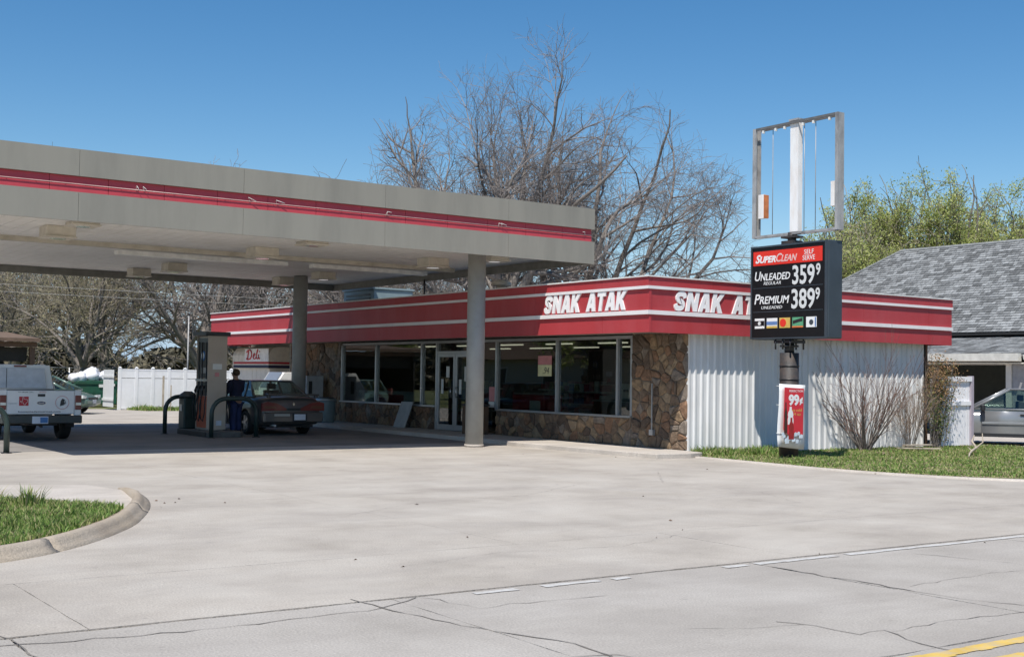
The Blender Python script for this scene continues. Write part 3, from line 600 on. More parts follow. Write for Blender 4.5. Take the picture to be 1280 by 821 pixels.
# mullions, panes
ym = [21.08, 21.58, 23.86, 26.45, 27.5, 29.4, 30.22, 32.9, 35.12]
fr = sb('window_frame', M['alu'], WX+.03, WX+.13, 21.05, 35.15, 2.49, 2.56)
for y in ym:
    z0 = .766 if not 27.4 < y < 29.45 else FB
    box('mullion', M['alu'], fr, WX+.0, WX+.11, y-.035, y+.035, z0, 2.488, off=O2)
for a, b in zip(ym[:-1], ym[1:]):
    if a == 27.5: continue
    z0 = .766
    if a == 26.45: z0 = FB+.1
    p = sb('window', M['glass'], WX+.06, WX+.066, a+.036, b-.036, z0, 2.488)
tr = sb('window', M['glass'], WX+.06, WX+.066, 27.536, 29.364, 2.27, 2.488)
box('transom_bar', M['alu'], fr, WX+.01, WX+.11, 27.535, 29.365, 2.2, 2.268, off=O2)
for k, (a, b) in enumerate(((27.54, 28.44), (28.46, 29.36))):
    d = MB().box(WX+.02, WX+.07, a, a+.085, FB+.01, 2.195).box(WX+.02, WX+.07, b-.085, b, FB+.01, 2.195).box(WX+.02, WX+.07, a+.086, b-.086, FB+.01, FB+.16).box(WX+.02, WX+.07, a+.086, b-.086, 2.11, 2.195).build('door', M['alu'], st, O2)
    box('pane', M['glass'], d, WX+.04, WX+.046, a+.087, b-.087, FB+.162, 2.108, off=O2)
    hy = b-.13 if k == 0 else a+.13
    MB().tube([(WX-.03, hy, 1.0), (WX-.03, hy, 1.3)], .012, 6).tube([(WX-.03, hy, 1.02), (WX+.03, hy, 1.02)], .01, 6).tube([(WX-.03, hy, 1.28), (WX+.03, hy, 1.28)], .01, 6).build('handle', M['chrome'], d, O2)
    MB().box(WX+.034, WX+.038, a+.3, a+.46, 1.45+.1*k, 1.85).box(WX+.034, WX+.038, b-.3, b-.18, 1.1, 1.5).build('door_sticker', M['paperwhite'], d, O2)
# posters in the window right of the column
ps = sb('poster', M['yellowpaper'], WX+.04, WX+.045, 24.1, 24.66, 1.62, 1.9); sb('poster', M['pinkish'], WX+.04, WX+.045, 24.1, 24.66, 1.905, 2.12)
text('poster_number', '.94', M['black'], ps, '-X', WX+.039, 24.45, 24.2, 1.68, 1.84, O2, shear=.2, ext=.002)
sb('poster', M['pinkish'], WX+.04, WX+.045, 26.52, 26.8, .95, 1.32); sb('poster', M['paperwhite'], WX+.04, WX+.045, 26.56, 26.82, .79, .94)
sb('conduit', M['alu'], WX-.11, WX-.085, 20.25, 20.275, .5, 1.5)
sb('outlet_box', M['alu'], WX-.13, WX-.06, 20.2, 20.32, .38, .5)
# floor, ceiling, roof
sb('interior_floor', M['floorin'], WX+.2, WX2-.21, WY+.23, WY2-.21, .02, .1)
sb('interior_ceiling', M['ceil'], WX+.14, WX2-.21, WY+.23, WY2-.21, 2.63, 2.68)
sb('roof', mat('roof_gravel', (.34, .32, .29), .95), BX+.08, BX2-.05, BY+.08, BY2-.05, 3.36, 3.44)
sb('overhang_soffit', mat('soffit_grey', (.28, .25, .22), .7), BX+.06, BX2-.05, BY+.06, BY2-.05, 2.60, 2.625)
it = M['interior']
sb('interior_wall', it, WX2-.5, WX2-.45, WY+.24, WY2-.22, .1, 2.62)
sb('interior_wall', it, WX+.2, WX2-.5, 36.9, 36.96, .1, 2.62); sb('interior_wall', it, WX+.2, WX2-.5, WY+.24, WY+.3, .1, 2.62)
for y in np.arange(21, 36.5, 2.4):
    for x in (21.4, 24.3):
        lf = sb('ceiling_lamp', M['paperwhite'], x-.09, x+.09, y-.6, y+.6, 2.57, 2.629); box('tube', M['tube'], lf, x-.05, x+.05, y-.58, y+.58, 2.535, 2.568, off=O2)
def big_letters(s_, parent, face, plane, u0, u1, v0, v1, off, shear=.28, ext=.03):
    G = {'N': ([(0, 0), (0, 1), (.32, 1), (.68, .44), (.68, 1), (1, 1), (1, 0), (.69, 0), (.32, .56), (.32, 0)], 1.0),
         'A': ([(0, 0), (.30, 1), (.70, 1), (1, 0), (.67, 0), (.61, .19), (.5, .19), (.5, .40), (.565, .40), (.5, .70), (.435, .40), (.499, .40), (.499, .19), (.39, .19), (.33, 0)], 1.04),
         'K': ([(0, 0), (0, 1), (.32, 1), (.32, .62), (.62, 1), (1, 1), (.60, .55), (1.02, 0), (.64, 0), (.40, .36), (.32, .27), (.32, 0)], 1.02),
         'T': ([(.33, 0), (.33, .76), (0, .76), (0, 1), (1, 1), (1, .76), (.67, .76), (.67, 0)], .9)}
    c = smooth_path([(.88, .66), (.84, .80), (.66, .875), (.40, .875), (.20, .80), (.16, .67), (.28, .57), (.5, .50), (.74, .42), (.84, .31), (.76, .17), (.56, .125), (.34, .125), (.17, .19), (.12, .34)], 1)
    a = offset_path(c, .135); b = offset_path(c, -.135); G['S'] = (a+b[::-1], .95)
    W_ = sum(G[ch][1] for ch in s_)+.12*(len(s_)-1); x = 0; sg_ = 1 if u1 > u0 else -1
    for ch in s_:
        P_, w_ = G[ch]; out = []
        for px_, py_ in P_:
            py_ = min(max(py_, 0), 1); u = (x+px_*w_+shear*(py_-.0)*.9); out.append((u0+(u1-u0)*u/(W_+shear*.9), v0+(v1-v0)*py_))
        MB().prism(out, plane-ext, plane, 0 if face == '-X' else 1).build('letter', M['letter'], parent, off)
        x += w_+.12
# fascia panels: three bands, proud stripes
P = 2.44
def fasc(face, a, b):
    bands = [(BZB, 2.905, .0), (2.995, 3.425, .0), (3.492, BZT, -.03)]
    for z0, z1, d in bands:
        if face == 'X': box('fascia_panel', M['sred'], st, BX+d, BX+.06, a+.003, b-.003, z0, z1, off=O2)
        else: box('fascia_panel', M['sred'], st, a+.003, b-.003, BY+d, BY+.06, z0, z1, off=O2)
yb = [BY-.03]+[20.38+P*i for i in range(0, 9)]+[BY2]
yb = [y for y in yb if y <= BY2]
for a, b in zip(yb[:-1], yb[1:]):
    if b-a > .3: fasc('X', a, b)
xb = [BX+.062, 18.4, 20.84, 23.28, 25.72, BX2]
for a, b in zip(xb[:-1], xb[1:]): fasc('Y', a, b)
for z0, z1 in ((2.908, 2.992), (3.428, 3.489)):
    sb('fascia_stripe', M['stripe'], BX-.045, BX+.05, BY-.045, BY2, z0, z1)
    sb('fascia_stripe', M['stripe'], BX+.052, BX2, BY-.045, BY+.05, z0, z1)
sb('fascia_end', M['sred'], BX2-.06, BX2-.003, BY+.062, BY2-.07, BZB, BZT); sb('fascia_end', M['sred'], BX+.07, BX2-.07, BY2-.06, BY2-.002, BZB, BZT)
cap = mat('coping_white', (.70, .69, .67), .5, var=.05)
sb('coping', cap, BX-.06, BX+.08, BY-.06, BY2, BZT+.002, BZT+.03); sb('coping', cap, BX+.082, BX2+.02, BY-.06, BY+.08, BZT+.002, BZT+.03)
big_letters('SNAK', st, '-X', BX-.001, 22.46, 21.10, 3.02, 3.425, O2)
big_letters('ATAK', st, '-X', BX-.001, 20.93, 19.56, 3.02, 3.425, O2)
big_letters('SNAK', st, '-Y', BY-.001, 17.28, 18.74, 3.01, 3.415, O2)
big_letters('ATAK', st, '-Y', BY-.001, 18.96, 20.38, 3.01, 3.415, O2)
# roof vent
MB().tube([(17.3, 25.2, 3.44), (17.3, 25.2, 3.85)], .12, 12).tube([(17.3, 25.2, 3.84), (17.3, 25.2, 3.93), (17.3, 25.2, 3.99)], [.26, .24, .1], 14).build('roof_vent', M['cream'], st, O2)
MB().tube([(17.6, 29.4, 3.44), (17.6, 29.4, 4.25)], .025, 8).build('vent_pipe', M['rust'], st, O2)
# deli bay with awning
DX, DY = 17.26, 38.96
db = sb('deli_bay', M['wallwhite'], DX+.1, WX-.002, DY+.1, 42.0, .1, 1.73)
for i in range(5): box('siding_board', M['wallwhite'], db, DX+.085, DX+.098, DY+.12+i*.36, DY+.46+i*.36, .12, 1.72, off=O2)
for i in range(2): box('siding_board', M['wallwhite'], db, DX+.12+.36*i, DX+.45+.36*i, DY+.085, DY+.098, .12, .98, off=O2)
box('bay_window', M['pumpdark'], db, DX+.32, WX-.08, DY+.08, DY+.099, 1.0, 1.62, off=O2)
aw = MB(); prof = [(0, 1.73), (.0, 2.2), (.06, 2.34), (.16, 2.44), (.3, 2.48), (.75, 2.48), (.75, 1.73)]
aw.prism([(DX+a, z) for a, z in prof], DY, 42.1, 1); aw = aw.build('deli_awning', mat('awning_cream', (.66, .60, .50), .6, dirt=(.5, .42, .3), dirt_amt=.4), st, O2)
box('awning_face', mat('awning_sign_face', (.76, .74, .72), .5), aw, DX-.012, DX-.002, DY+.02, 41.0, 1.98, 2.42, off=O2)
for z0, z1, m_ in ((1.90, 1.965, M['redplastic']), (1.755, 1.85, M['navy'])):
    MB().box(DX-.012, DX-.002, DY-.012, 42.0, z0, z1).box(DX-.002, WX-.01, DY-.012, DY-.002, z0, z1).build('awning_stripe', m_, aw, O2)
for i in (1, 2): box('awning_rib', M['cream'], aw, DX+.25*i, DX+.25*i+.012, DY-.012, DY-.002, 1.98, 2.4, off=O2)
# brush-script word
def stroke(pts, r=.018):
    P_ = smooth_path(pts, 2); return [(DX-.018, 40.86-u*1.0, 2.02+v) for u, v in P_], r
mb = MB()
for pts, r in (([(.14, .02), (.22, .34)], .026), ([(.05, .28), (.2, .37), (.42, .34), (.52, .2), (.4, .05), (.14, .02), (.04, .06)], .026),
               ([(.58, .12), (.74, .16), (.78, .22), (.68, .24), (.61, .14), (.66, .04), (.82, .06)], .02),
               ([(.82, .06), (.98, .3), (1.02, .38), (.94, .34), (.88, .12), (.94, .04), (1.04, .07)], .02),
               ([(1.06, .2), (1.08, .1), (1.12, .04), (1.2, .07)], .02), ([(1.15, .29), (1.17, .31)], .024)):
    q, rr_ = stroke(pts, r); mb.tube(q, rr_, 6)
mb.build('lettering', M['redplastic'], aw, O2)
# raised walk along the storefront
sw = tag(thing('sidewalk', 'raised concrete walk along the foot of the storefront', 'sidewalk'), kind='structure')
pts = [(16.62, 18.62), (16.5, 20), (16.44, 22.4), (16.4, 23.2), (16.55, 24.2), (16.6, 36.8), (WX+.01, 36.8), (WX+.01, 19.22), (17.95, 18.7), (17.5, 18.56)]
MB().prism(pts, -.02, .1).build('walk_slab', M['walk'], sw, bevel=.012)
# things inside the shop
def gondola(x, y, label, seed):
    t = thing('display_shelf', label, 'shelf', (x, y, .1), 0, 'display shelves inside the shop'); rg = random.Random(seed)
    box('back_panel', M['cream'], t, -.03, .03, -1., 1., .02, 1.35); box('base', M['black'], t, -.4, .4, -1., 1., 0, .12)
    for z in (.45, .8, 1.12): box('shelf_board', M['paperwhite'], t, -.38, .38, -1., 1., z, z+.03)
    cols = [M['redplastic'], M['yellowpaper'], M['plateblue'], M['paperwhite'], M['pinkish']]
    for z in (.12, .48, .83, 1.15):
        for k in range(9):
            y0 = -.95+k*.21; h = rg.uniform(.12, .27); box('package', rg.choice(cols), t, -.36, -.1, y0, y0+.17, z+.001, z+h)
    return t
gondola(20.2, 25.2, 'stocked shelf inside the shop behind the posters window', 1)
gondola(20.6, 31.4, 'stocked shelf inside the shop left of the glass doors', 2)
gondola(21.8, 28.2, 'stocked shelf deeper inside the shop facing the doors', 3)
c = thing('sales_counter', 'dark sales counter inside the shop near the pillar', 'counter', (19.6, 22.6, .1))
box('counter_body', M['brown'], c, -.35, .35, -1.3, 1.3, 0, .92); box('counter_top', M['ceil'], c, -.4, .4, -1.35, 1.35, .922, .97)
c = thing('drink_cooler', 'red drink cooler standing just inside the large shop window', 'cooler', (18.75, 25.6, .1))
box('cabinet', M['redplastic'], c, -.3, .3, -.7, .7, 0, 1.05, bevel=.03); box('cooler_lid', M['ceil'], c, -.28, .28, -.66, .66, 1.052, 1.09); box('front_panel', M['paperwhite'], c, -.312, -.302, -.55, -.1, .2, .9)
c = thing('chest_freezer', 'long white freezer with red trim inside the leftmost windows', 'freezer', (18.8, 33.0, .1))
box('cabinet', M['paperwhite'], c, -.35, .35, -1.7, 1.7, .0, 1.0, bevel=.02); box('trim_band', M['redplastic'], c, -.362, -.352, -1.1, .4, .66, .9)
c = thing('coffee_machine', 'pale coffee machine on the counter near the pillar window', 'coffee machine', (19.6, 22.9, 1.071))
box('body', M['paperwhite'], c, -.15, .15, -.2, .2, .0, .4, bevel=.015); box('spout', M['black'], c, -.2, -.152, -.06, .06, .2, .26)

# ------------------------------------------------------------------ things along the storefront
c = thing('sandwich_board', 'pale board leaning against the stone sill wall left of the doors', 'board', (17.62, 30.7, .1))
b_ = MB().box(-.015, .015, -.32, .32, 0, .78).build('board_panel', mat('weathered_board', (.38, .39, .38), .7), c, bevel=.004); b_.rotation_euler = (0, radians(20), 0)
b_ = MB().box(.016, .03, -.3, .3, .05, .1).box(.016, .03, -.3, .3, .66, .71).build('batten', M['brown'], c); b_.rotation_euler = (0, radians(20), 0)
c = thing('waste_bin', 'brown wooden waste bin behind the front canopy column', 'bin', (17.62, 26.75, .1))
box('body', M['brown'], c, -.25, .25, -.25, .25, 0, .72, bevel=.01); box('lid', M['black'], c, -.27, .27, -.27, .27, .722, .78, bevel=.01)
c = thing('vending_cabinet', 'pale upright cabinet with a dark slot right of the rear column', 'cabinet', (17.5, 36.2, .1))
box('body', mat('cabinet_grey', (.45, .46, .47), .5), c, -.3, .3, -.3, .3, 0, 1.42, bevel=.015); box('slot', M['black'], c, -.22, -.1, -.312, -.302, .85, 1.25); box('door_panel', M['fixture'], c, -.312, -.302, -.25, .25, .1, 1.3)
c = thing('trash_barrel', 'blue grey trash barrel beside the pale cabinet under the store overhang', 'barrel', (17.2, 34.5, .1))
MB().tube([(0, 0, 0), (0, 0, .03), (0, 0, .7), (0, 0, .74)], [.25, .27, .31, .3], 22).build('drum', M['bluegrey'], c)
MB().tube([(0, 0, .66), (0, 0, .72)], .325, 22).build('rim_hoop', M['alu'], c); MB().tube([(0, 0, .742), (0, 0, .78)], [.28, .2], 22).build('lid', M['black'], c)
c = thing('ice_chest', 'white ice chest with a slanted glass lid behind the silver sedan', 'ice chest', (16.9, 37.3, .0))
MB().prism([(-.45, .0), (.4, .0), (.4, 1.62), (-.1, 1.62), (-.45, 1.1)], -.6, .6, 1).build('body', M['vinyl'], c, bevel=.01)
b_ = MB().add([(-.46, -.5, 1.13), (-.46, .5, 1.13), (-.125, .5, 1.625), (-.125, -.5, 1.625)], [(0, 1, 2, 3)]).build('lid', M['alu'], c)
b_ = MB().box(-.35, .35, -.612, -.602, .3, 1.0).build('side_panel', M['alu'], c)
c = thing('rooftop_unit', 'blue grey air conditioner box on the flat store roof', 'air conditioner', (19.0, 34.6, 3.44))
box('casing', M['bluegrey'], c, -.7, .7, -1.0, 1.0, .0, .78, bevel=.02); box('top_lid', M['bluegrey'], c, -.74, .74, -1.04, 1.04, .782, .84, bevel=.01)
for k in range(5): box('louvre', M['pumpdark'], c, -.712, -.702, -.8, .8, .12+k*.12, .18+k*.12)

# ------------------------------------------------------------------ sign pole
SX, SY = 19.36, 17.62; O3 = (SX, SY, 0); FXp = 19.17
sg = thing('price_sign', 'black gas price sign and empty frame on a dark pole', 'sign', O3)
MB().tube([(19.40, SY+.05, -.02), (19.40, SY+.05, 2.18)], .195, 24).build('pole', M['rust'], sg, O3)
for z in (1.62, 1.9): MB().tube([(19.40, SY+.05, z), (19.40, SY+.05, z+.02)], .207, 24).build('pole_band', M['black'], sg, O3)
MB().tube([(19.40, SY+.05, 2.1), (19.40, SY+.05, 2.47)], .1, 16).tube([(19.4, SY+.05, 2.3), (19.4, SY+.05, 2.34)], .19, 16).build('neck', M['black'], sg, O3)
mb = MB().box(19.2, 19.6, SY-.2, SY+.3, 2.38, 2.44)
for k in range(6): mb.tube([(19.2+.4*(k % 2), SY-.15+.2*(k//2), 2.25), (19.2+.4*(k % 2), SY-.15+.2*(k//2), 2.46)], .02, 6)
mb.build('lower_bracket', M['black'], sg, O3)
cab = MB().box(19.19, 19.62, 16.47, 18.55, 2.46, 4.43).build('cabinet', M['signcase'], sg, O3, bevel=.02)
fcz = MB().box(19.165, 19.188, 16.54, 18.51, 2.5, 4.38).build('sign_face', M['signface'], cab, O3)
MB().box(19.155, 19.187, 16.47, 16.535, 2.47, 4.42).box(19.155, 19.187, 18.515, 18.55, 2.47, 4.42).box(19.155, 19.187, 16.536, 18.514, 4.385, 4.42).box(19.155, 19.187, 16.536, 18.514, 2.47, 2.497).build('face_retainer', M['signcase'], cab, O3)
FP = 19.164
box('header_panel', M['signred'], cab, 19.158, 19.1645, 16.60, 18.475, 4.01, 4.31, off=O3)
def tx(s, y0, y1, z0, z1, m_=None, **k): return text('lettering', s, m_ or M['signwhite'], cab, '-X', k.pop('pl', FP), y0, y1, z0, z1, O3, ext=.003, **k)
tx('Super', 18.41, 17.84, 4.06, 4.24, pl=19.157, shear=.3, bold=.03, caps=.78)
tx('Clean', 17.83, 17.26, 4.06, 4.24, mat('faded_sign_print', (.74, .55, .52), .5, var=.05, dirt=(.72, .1, .07), dirt_amt=.7, dirt_scale=14), pl=19.157, shear=.3, bold=.02, caps=.78)
tx('SELF', 17.07, 16.82, 4.17, 4.265, pl=19.157, bold=.0); tx('SERVE', 17.11, 16.79, 4.05, 4.15, pl=19.157)
tx('Unleaded', 18.43, 17.45, 3.69, 3.885, shear=.2, bold=.01, caps=.75); tx('REGULAR', 18.18, 17.70, 3.60, 3.665, shear=.2)
tx('359', 17.39, 16.80, 3.565, 3.965, M['digit'], bold=.02); tx('9', 16.765, 16.65, 3.73, 3.97, M['digit'], bold=.02)
tx('Premium', 18.44, 17.47, 3.20, 3.41, shear=.2, bold=.01, caps=.75); tx('UNLEADED', 18.24, 17.66, 3.095, 3.155, shear=.2)
tx('389', 17.41, 16.79, 3.07, 3.48, M['digit'], bold=.02); tx('9', 16.775, 16.66, 3.24, 3.48, M['digit'], bold=.02)
for z in (3.53, 3.03): box('face_seam', M['signcase'], cab, 19.160, 19.1645, 16.58, 18.48, z, z+.012, off=O3)
cblue = mat('card_blue', (.12, .22, .45), .5); cgold = mat('card_gold', (.62, .42, .10), .5); cgreen = mat('card_green', (.10, .33, .18), .5); corange = mat('card_orange', (.7, .18, .05), .5)
for i, (a, b) in enumerate(((18.42, 18.15), (18.08, 17.79), (17.73, 17.44), (17.38, 17.09), (17.01, 16.74))):
    cy = (a+b)/2; pl_ = box('card_emblem', [M['signwhite'], M['signwhite'], cgold, cgreen, M['signwhite']][i], cab, 19.158, 19.1645, b, a, 2.69, 2.90, off=O3)
    q = lambda m_, y0, y1, z0, z1: box('emblem_mark', m_, pl_, 19.154, 19.1575, y0, y1, z0, z1, off=O3)
    if i == 0:
        q(M['black'], b+.0, a-.0, 2.745, 2.85); q(M['signwhite'], b+.03, b+.06, 2.70, 2.895); MB().disc((19.1525, cy, 2.797), .04, .003, 0, 12).build('emblem_mark', M['digit'], pl_, O3)
    if i == 1: q(cblue, b, a, 2.76, 2.83); q(cgold, b, a, 2.69, 2.735)
    if i == 2: MB().disc((19.156, cy+.045, 2.795), .085, .003, 0, 18).build('emblem_mark', M['signred'], pl_, O3)
    if i == 3:
        MB().prism([(b+.02, 2.82), (a-.02, 2.77), (a-.02, 2.83), (b+.02, 2.885)], 19.154, 19.1575, 0).build('emblem_mark', M['black'], pl_, O3); q(corange, b, a, 2.69, 2.72)
    if i == 4: MB().disc((19.156, cy, 2.79), .055, .003, 0, 14).build('emblem_mark', M['signcase'], pl_, O3); q(cblue, b+.01, b+.04, 2.7, 2.89)
MB().box(19.25, 19.55, SY-.16, SY+.16, 4.43, 4.5).box(19.28, 19.52, SY-.2, SY+.2, 4.56, 4.6).tube([(19.4, SY, 4.45), (19.4, SY, 4.68)], .09, 12).build('upper_bracket', M['rust'], sg, O3)
# empty upper frame
fz0, fz1 = 4.63, 6.99
MB().box(19.34, 19.37, 18.60, 18.70, fz0, fz1).box(19.37, 19.50, 18.67, 18.70, fz0, fz1).box(19.47, 19.50, 18.60, 18.67, fz0, fz1).build('frame_upright', M['frame'], sg, O3)
MB().box(19.33, 19.36, 16.37, 16.44, fz0, fz1).box(19.36, 19.52, 16.37, 16.40, fz0, fz1).box(19.49, 19.52, 16.40, 16.44, fz0, fz1).build('frame_upright', M['frame'], sg, O3)
MB().box(19.33, 19.36, 16.442, 18.598, fz1-.05, fz1).box(19.49, 19.52, 16.442, 18.598, fz1-.05, fz1-.002).build('frame_rail', M['framedark'], sg, O3)
MB().box(19.33, 19.36, 16.442, 18.598, fz0, fz0+.045).box(19.49, 19.52, 16.442, 18.598, fz0+.002, fz0+.045).build('frame_rail', M['frame'], sg, O3)
MB().box(19.37, 19.50, 17.44, 17.66, fz0+.06, 7.0).build('centre_post', M['postwhite'], sg, O3); MB().box(19.34, 19.52, 17.42, 17.68, 7.002, 7.04).build('post_cap', M['frame'], sg, O3)
for y in (18.17, 17.3, 17.0): MB().tube([(19.4, y, fz0+.05), (19.4, y, fz1-.07)], .008, 5).build('rod', M['frame'], sg, O3)
for y in (18.4, 18.05, 17.8, 17.3, 17.02, 16.6): MB().box(19.33, 19.38, y-.02, y+.02, fz1-.13, fz1-.071).build('lamp_socket', M['paperwhite'], sg, O3)
MB().box(19.37, 19.45, 18.40, 18.55, 5.05, 5.56).build('ballast_cover', M['postwhite'], sg, O3); MB().box(19.451, 19.52, 18.39, 18.54, 5.06, 5.55).box(19.375, 19.50, 18.385, 18.399, 5.05, 5.55).build('ballast', M['rustorange'], sg, O3)
MB().box(19.37, 19.47, 16.48, 16.58, 5.12, 5.62).build('ballast_cover', M['postwhite'], sg, O3)
# banner on the pole
bn = thing('banner', 'red and white drink banner reading 99 cents tied to the sign pole', 'banner', (19.12, 17.38, .0)); Ob = (19.12, 17.38, 0)
rows = 9; colsn = 6; vs = []
for j in range(rows+1):
    for i in range(colsn+1):
        u, v = i/colsn, j/rows; x = 18.75+.77*u-(1-v)*.03; z = 1.54-.02*u-(1-v)*(1.26+.06*u); y = 17.36+.035*sin(v*5+u*3)*(1-v)-.02*cos(u*6)
        vs.append((x, y, z))
fs = [(j*(colsn+1)+i, j*(colsn+1)+i+1, (j+1)*(colsn+1)+i+1, (j+1)*(colsn+1)+i) for j in range(rows) for i in range(colsn)]
cl_ = MB().add(vs, fs, True).build('cloth', M['signwhite'], bn, Ob)
sol = cl_.modifiers.new('s', 'SOLIDIFY'); sol.thickness = .004
PL = 17.30
def bq(m_, x0, x1, z0, z1, d=0): return box('print_panel', m_, bn, x0, x1, PL-.003-d, PL-d, z0, z1, off=Ob)
bred = mat('banner_red', (.62, .03, .045), .5, var=.05)
MB().prism([(18.83, .62), (18.86, 1.47), (19.43, 1.45), (19.41, .50), (19.2, .56), (19.0, .5)], PL-.002, PL, 1).build('print_panel', bred, bn, Ob)
for s_, a, b, z0, z1, m_ in (('PERFECTION', 19.0, 19.40, 1.375, 1.42, M['signwhite']), ('99', 18.98, 19.29, 1.1, 1.33, M['signwhite']), ('¢', 19.30, 19.40, 1.12, 1.27, M['signwhite']), ('ice cold', 19.06, 19.37, .98, 1.04, cgold), ('14 oz', 19.10, 19.34, .9, .96, cgold)):
    text('lettering', s_, m_, bn, '-Y', PL-.0025, a, b, z0, z1, Ob, bold=.05 if '9' in s_ or s_ == '¢' else 0, ext=.002)
def bottle(cx, z0, h, w, m_, nm, dd=.005):
    pr = [(-.5, 0), (.5, 0), (.52, .3), (.42, .42), (.5, .55), (.42, .68), (.2, .82), (.18, 1), (-.18, 1), (-.2, .82), (-.42, .68), (-.5, .55), (-.42, .42), (-.52, .3)]
    MB().prism([(cx+a*w, z0+b*h) for a, b in pr], PL-dd, PL-.0025, 1).build(nm, m_, bn, Ob)
bottle(18.90, .55, .62, .09, mat('cola_brown', (.06, .02, .015), .4), 'bottle_print'); bottle(19.04, .72, .36, .16, M['signwhite'], 'cup_print'); bottle(19.06, .42, .44, .15, mat('banner_dark_red', (.32, .02, .02), .4), 'bottle_print', .0075)
ice = MB(); rg = random.Random(8)
for k in range(14):
    x = 18.82+k*.042; s = rg.uniform(.03, .06); z = .42+rg.uniform(-.06, .12); ice.prism([(x-s, z-s), (x+s*.8, z-s*.9), (x+s, z+s*.6), (x-s*.2, z+s), (x-s, z+s*.4)], PL-.0045-k*.0001, PL-.0022, 1)
ice.build('ice_print', mat('ice_pale', (.62, .70, .76), .5), bn, Ob)
for z in (1.5, 1.12, .55): MB().tube([(18.68, 17.35, z), (18.78, 17.36, z-.01), (19.1, 17.4, z)], .006, 5).tube([(19.5, 17.37, z), (19.6, 17.5, z)], .006, 5).build('tie_cord', M['paperwhite'], bn, Ob)

# ------------------------------------------------------------------ guard hoops, pump island
def hoop(loc, w, h, label, rot=0., r=.055):
    t = thing('guard_hoop', label, 'guard rail', loc, rot, 'steel guard hoops round the pump islands')
    k = .36; pts = [(0, 0, 0), (0, 0, h-k)]+[(k-k*cos(a), 0, h-k+k*sin(a)) for a in [pi/2*i/6 for i in range(1, 7)]]+[(w-k+k*sin(a), 0, h-k+k*cos(a)) for a in [pi/2*i/6 for i in range(0, 7)]]+[(w, 0, 0)]
    MB().tube(pts, r, 14).build('hoop_pipe', M['darkgreen'], t)
    for x in (0, w): MB().tube([(x, 0, 0), (x, 0, .015)], .1, 16).build('foot_plate', M['black'], t)
    return t
hoop((11.28, 28.75, 0), 1.16, .95, 'dark steel guard hoop in front of the fuel dispenser'); hoop((10.92, 31.0, 0), 1.2, .95, 'dark steel guard hoop behind the fuel dispenser and green bin')
hoop((4.45, 24.65, 0), 1.19, .9, 'dark steel guard hoop cut off by the left edge of the photo')
isl = thing('pump_island', 'dark painted concrete island carrying the fuel dispenser', 'island', (11.75, 29.9, 0))
MB().prism([(-.5, -.95), (-.3, -1.1), (.3, -1.1), (.45, -.95), (.45, 1.1), (-.5, 1.1)], 0, .14).build('island_slab', mat('island_concrete', (.12, .115, .105), .9, var=.2), isl, bevel=.012)
MB().box(-.515, -.503, -.9, 1.05, .02, .12).build('edge_strip', M['black'], isl)
pp = thing('fuel_dispenser', 'tall beige fuel dispenser with dark hose side and flat dark top', 'fuel pump', (11.74, 29.98, .14))
px0, px1, py0, py1 = -.25, .25, -.36, .40
box('body', M['pumpside'], pp, px0+.05, px1-.05, py0+.012, py1-.012, 0, 2.36, bevel=.008); box('side_panel', M['pumpside'], pp, px0, px1, py0, py0+.011, .02, 2.36); box('side_panel', M['pumpside'], pp, px0, px1, py1-.011, py1, .02, 2.36)
box('canopy_top', M['black'], pp, px0-.09, px1+.06, py0-.07, py1+.1, 2.362, 2.46, bevel=.012)
for s in (-1, 1):
    x = s*.2
    X = lambda a: sorted((s*.201, s*a))
    box('lower_door', M['pumporange'], pp, *X(.235), py0+.05, py1-.05, .06, .85); box('display_panel', M['pumpdark'], pp, *X(.225), py0+.03, py1-.03, 1.3, 2.3)
    box('shelf', M['fixture'], pp, *X(.29), py0+.04, py1-.04, 1.22, 1.27); box('middle_panel', M['pumpdark'], pp, *X(.215), py0+.03, py1-.03, .86, 1.2)
    MB().disc((s*.23, .02, 1.86), .13, .012, 0, 20).build('blue_badge', M['plateblue'], pp); MB().disc((s*.24, .02, 1.86), .09, .01, 0, 20).build('badge_centre', M['paperwhite'], pp)
    box('price_window', M['ceil'], pp, *X(.232), -.2, .12, 1.42, 1.56)
    for y in (-.2, .08, .28):
        MB().box(*X(.27), y-.04, y+.04, .95, 1.12).tube([(s*.27, y, 1.1), (s*.33, y, .98), (s*.31, y, .9)], [.03, .022, .014], 8).build('nozzle', M['black'], pp)
        MB().tube([(s*.30, y, 1.0), (s*.40, y-.04, .6), (s*.38, y-.08, .3), (s*.33, y-.1, .22), (s*.3, y-.12, .4), (s*.26, y-.1, 1.2), (s*.25, y-.06, 2.2)], .016, 7).build('hose', M['hose'], pp)
box('label_plate', M['paperwhite'], pp, -.12, .12, py0-.006, py0-.001, 1.52, 1.66); box('red_label', M['pinkish'], pp, -.06, .05, py0-.006, py0-.001, 1.34, 1.44)
box('warning_label', M['plate'], pp, .0, .14, py0-.006, py0-.001, .12, .24)
c = thing('trash_bin', 'dark green waste bin on the island left of the dispenser', 'bin', (11.42, 30.75, .141))
MB().prism([(-.17, -.2), (.17, -.2), (.17, .2), (-.17, .2)], 0, .8).build('body', M['darkgreen'], c, bevel=.03); MB().tube([(0, 0, .8), (0, 0, .86), (0, 0, .95)], [.22, .22, .1], 16).build('dome_lid', M['pumpdark'], c)
MB().box(-.19, -.175, -.08, .08, .45, .62).build('towel_holder', M['alu'], c)

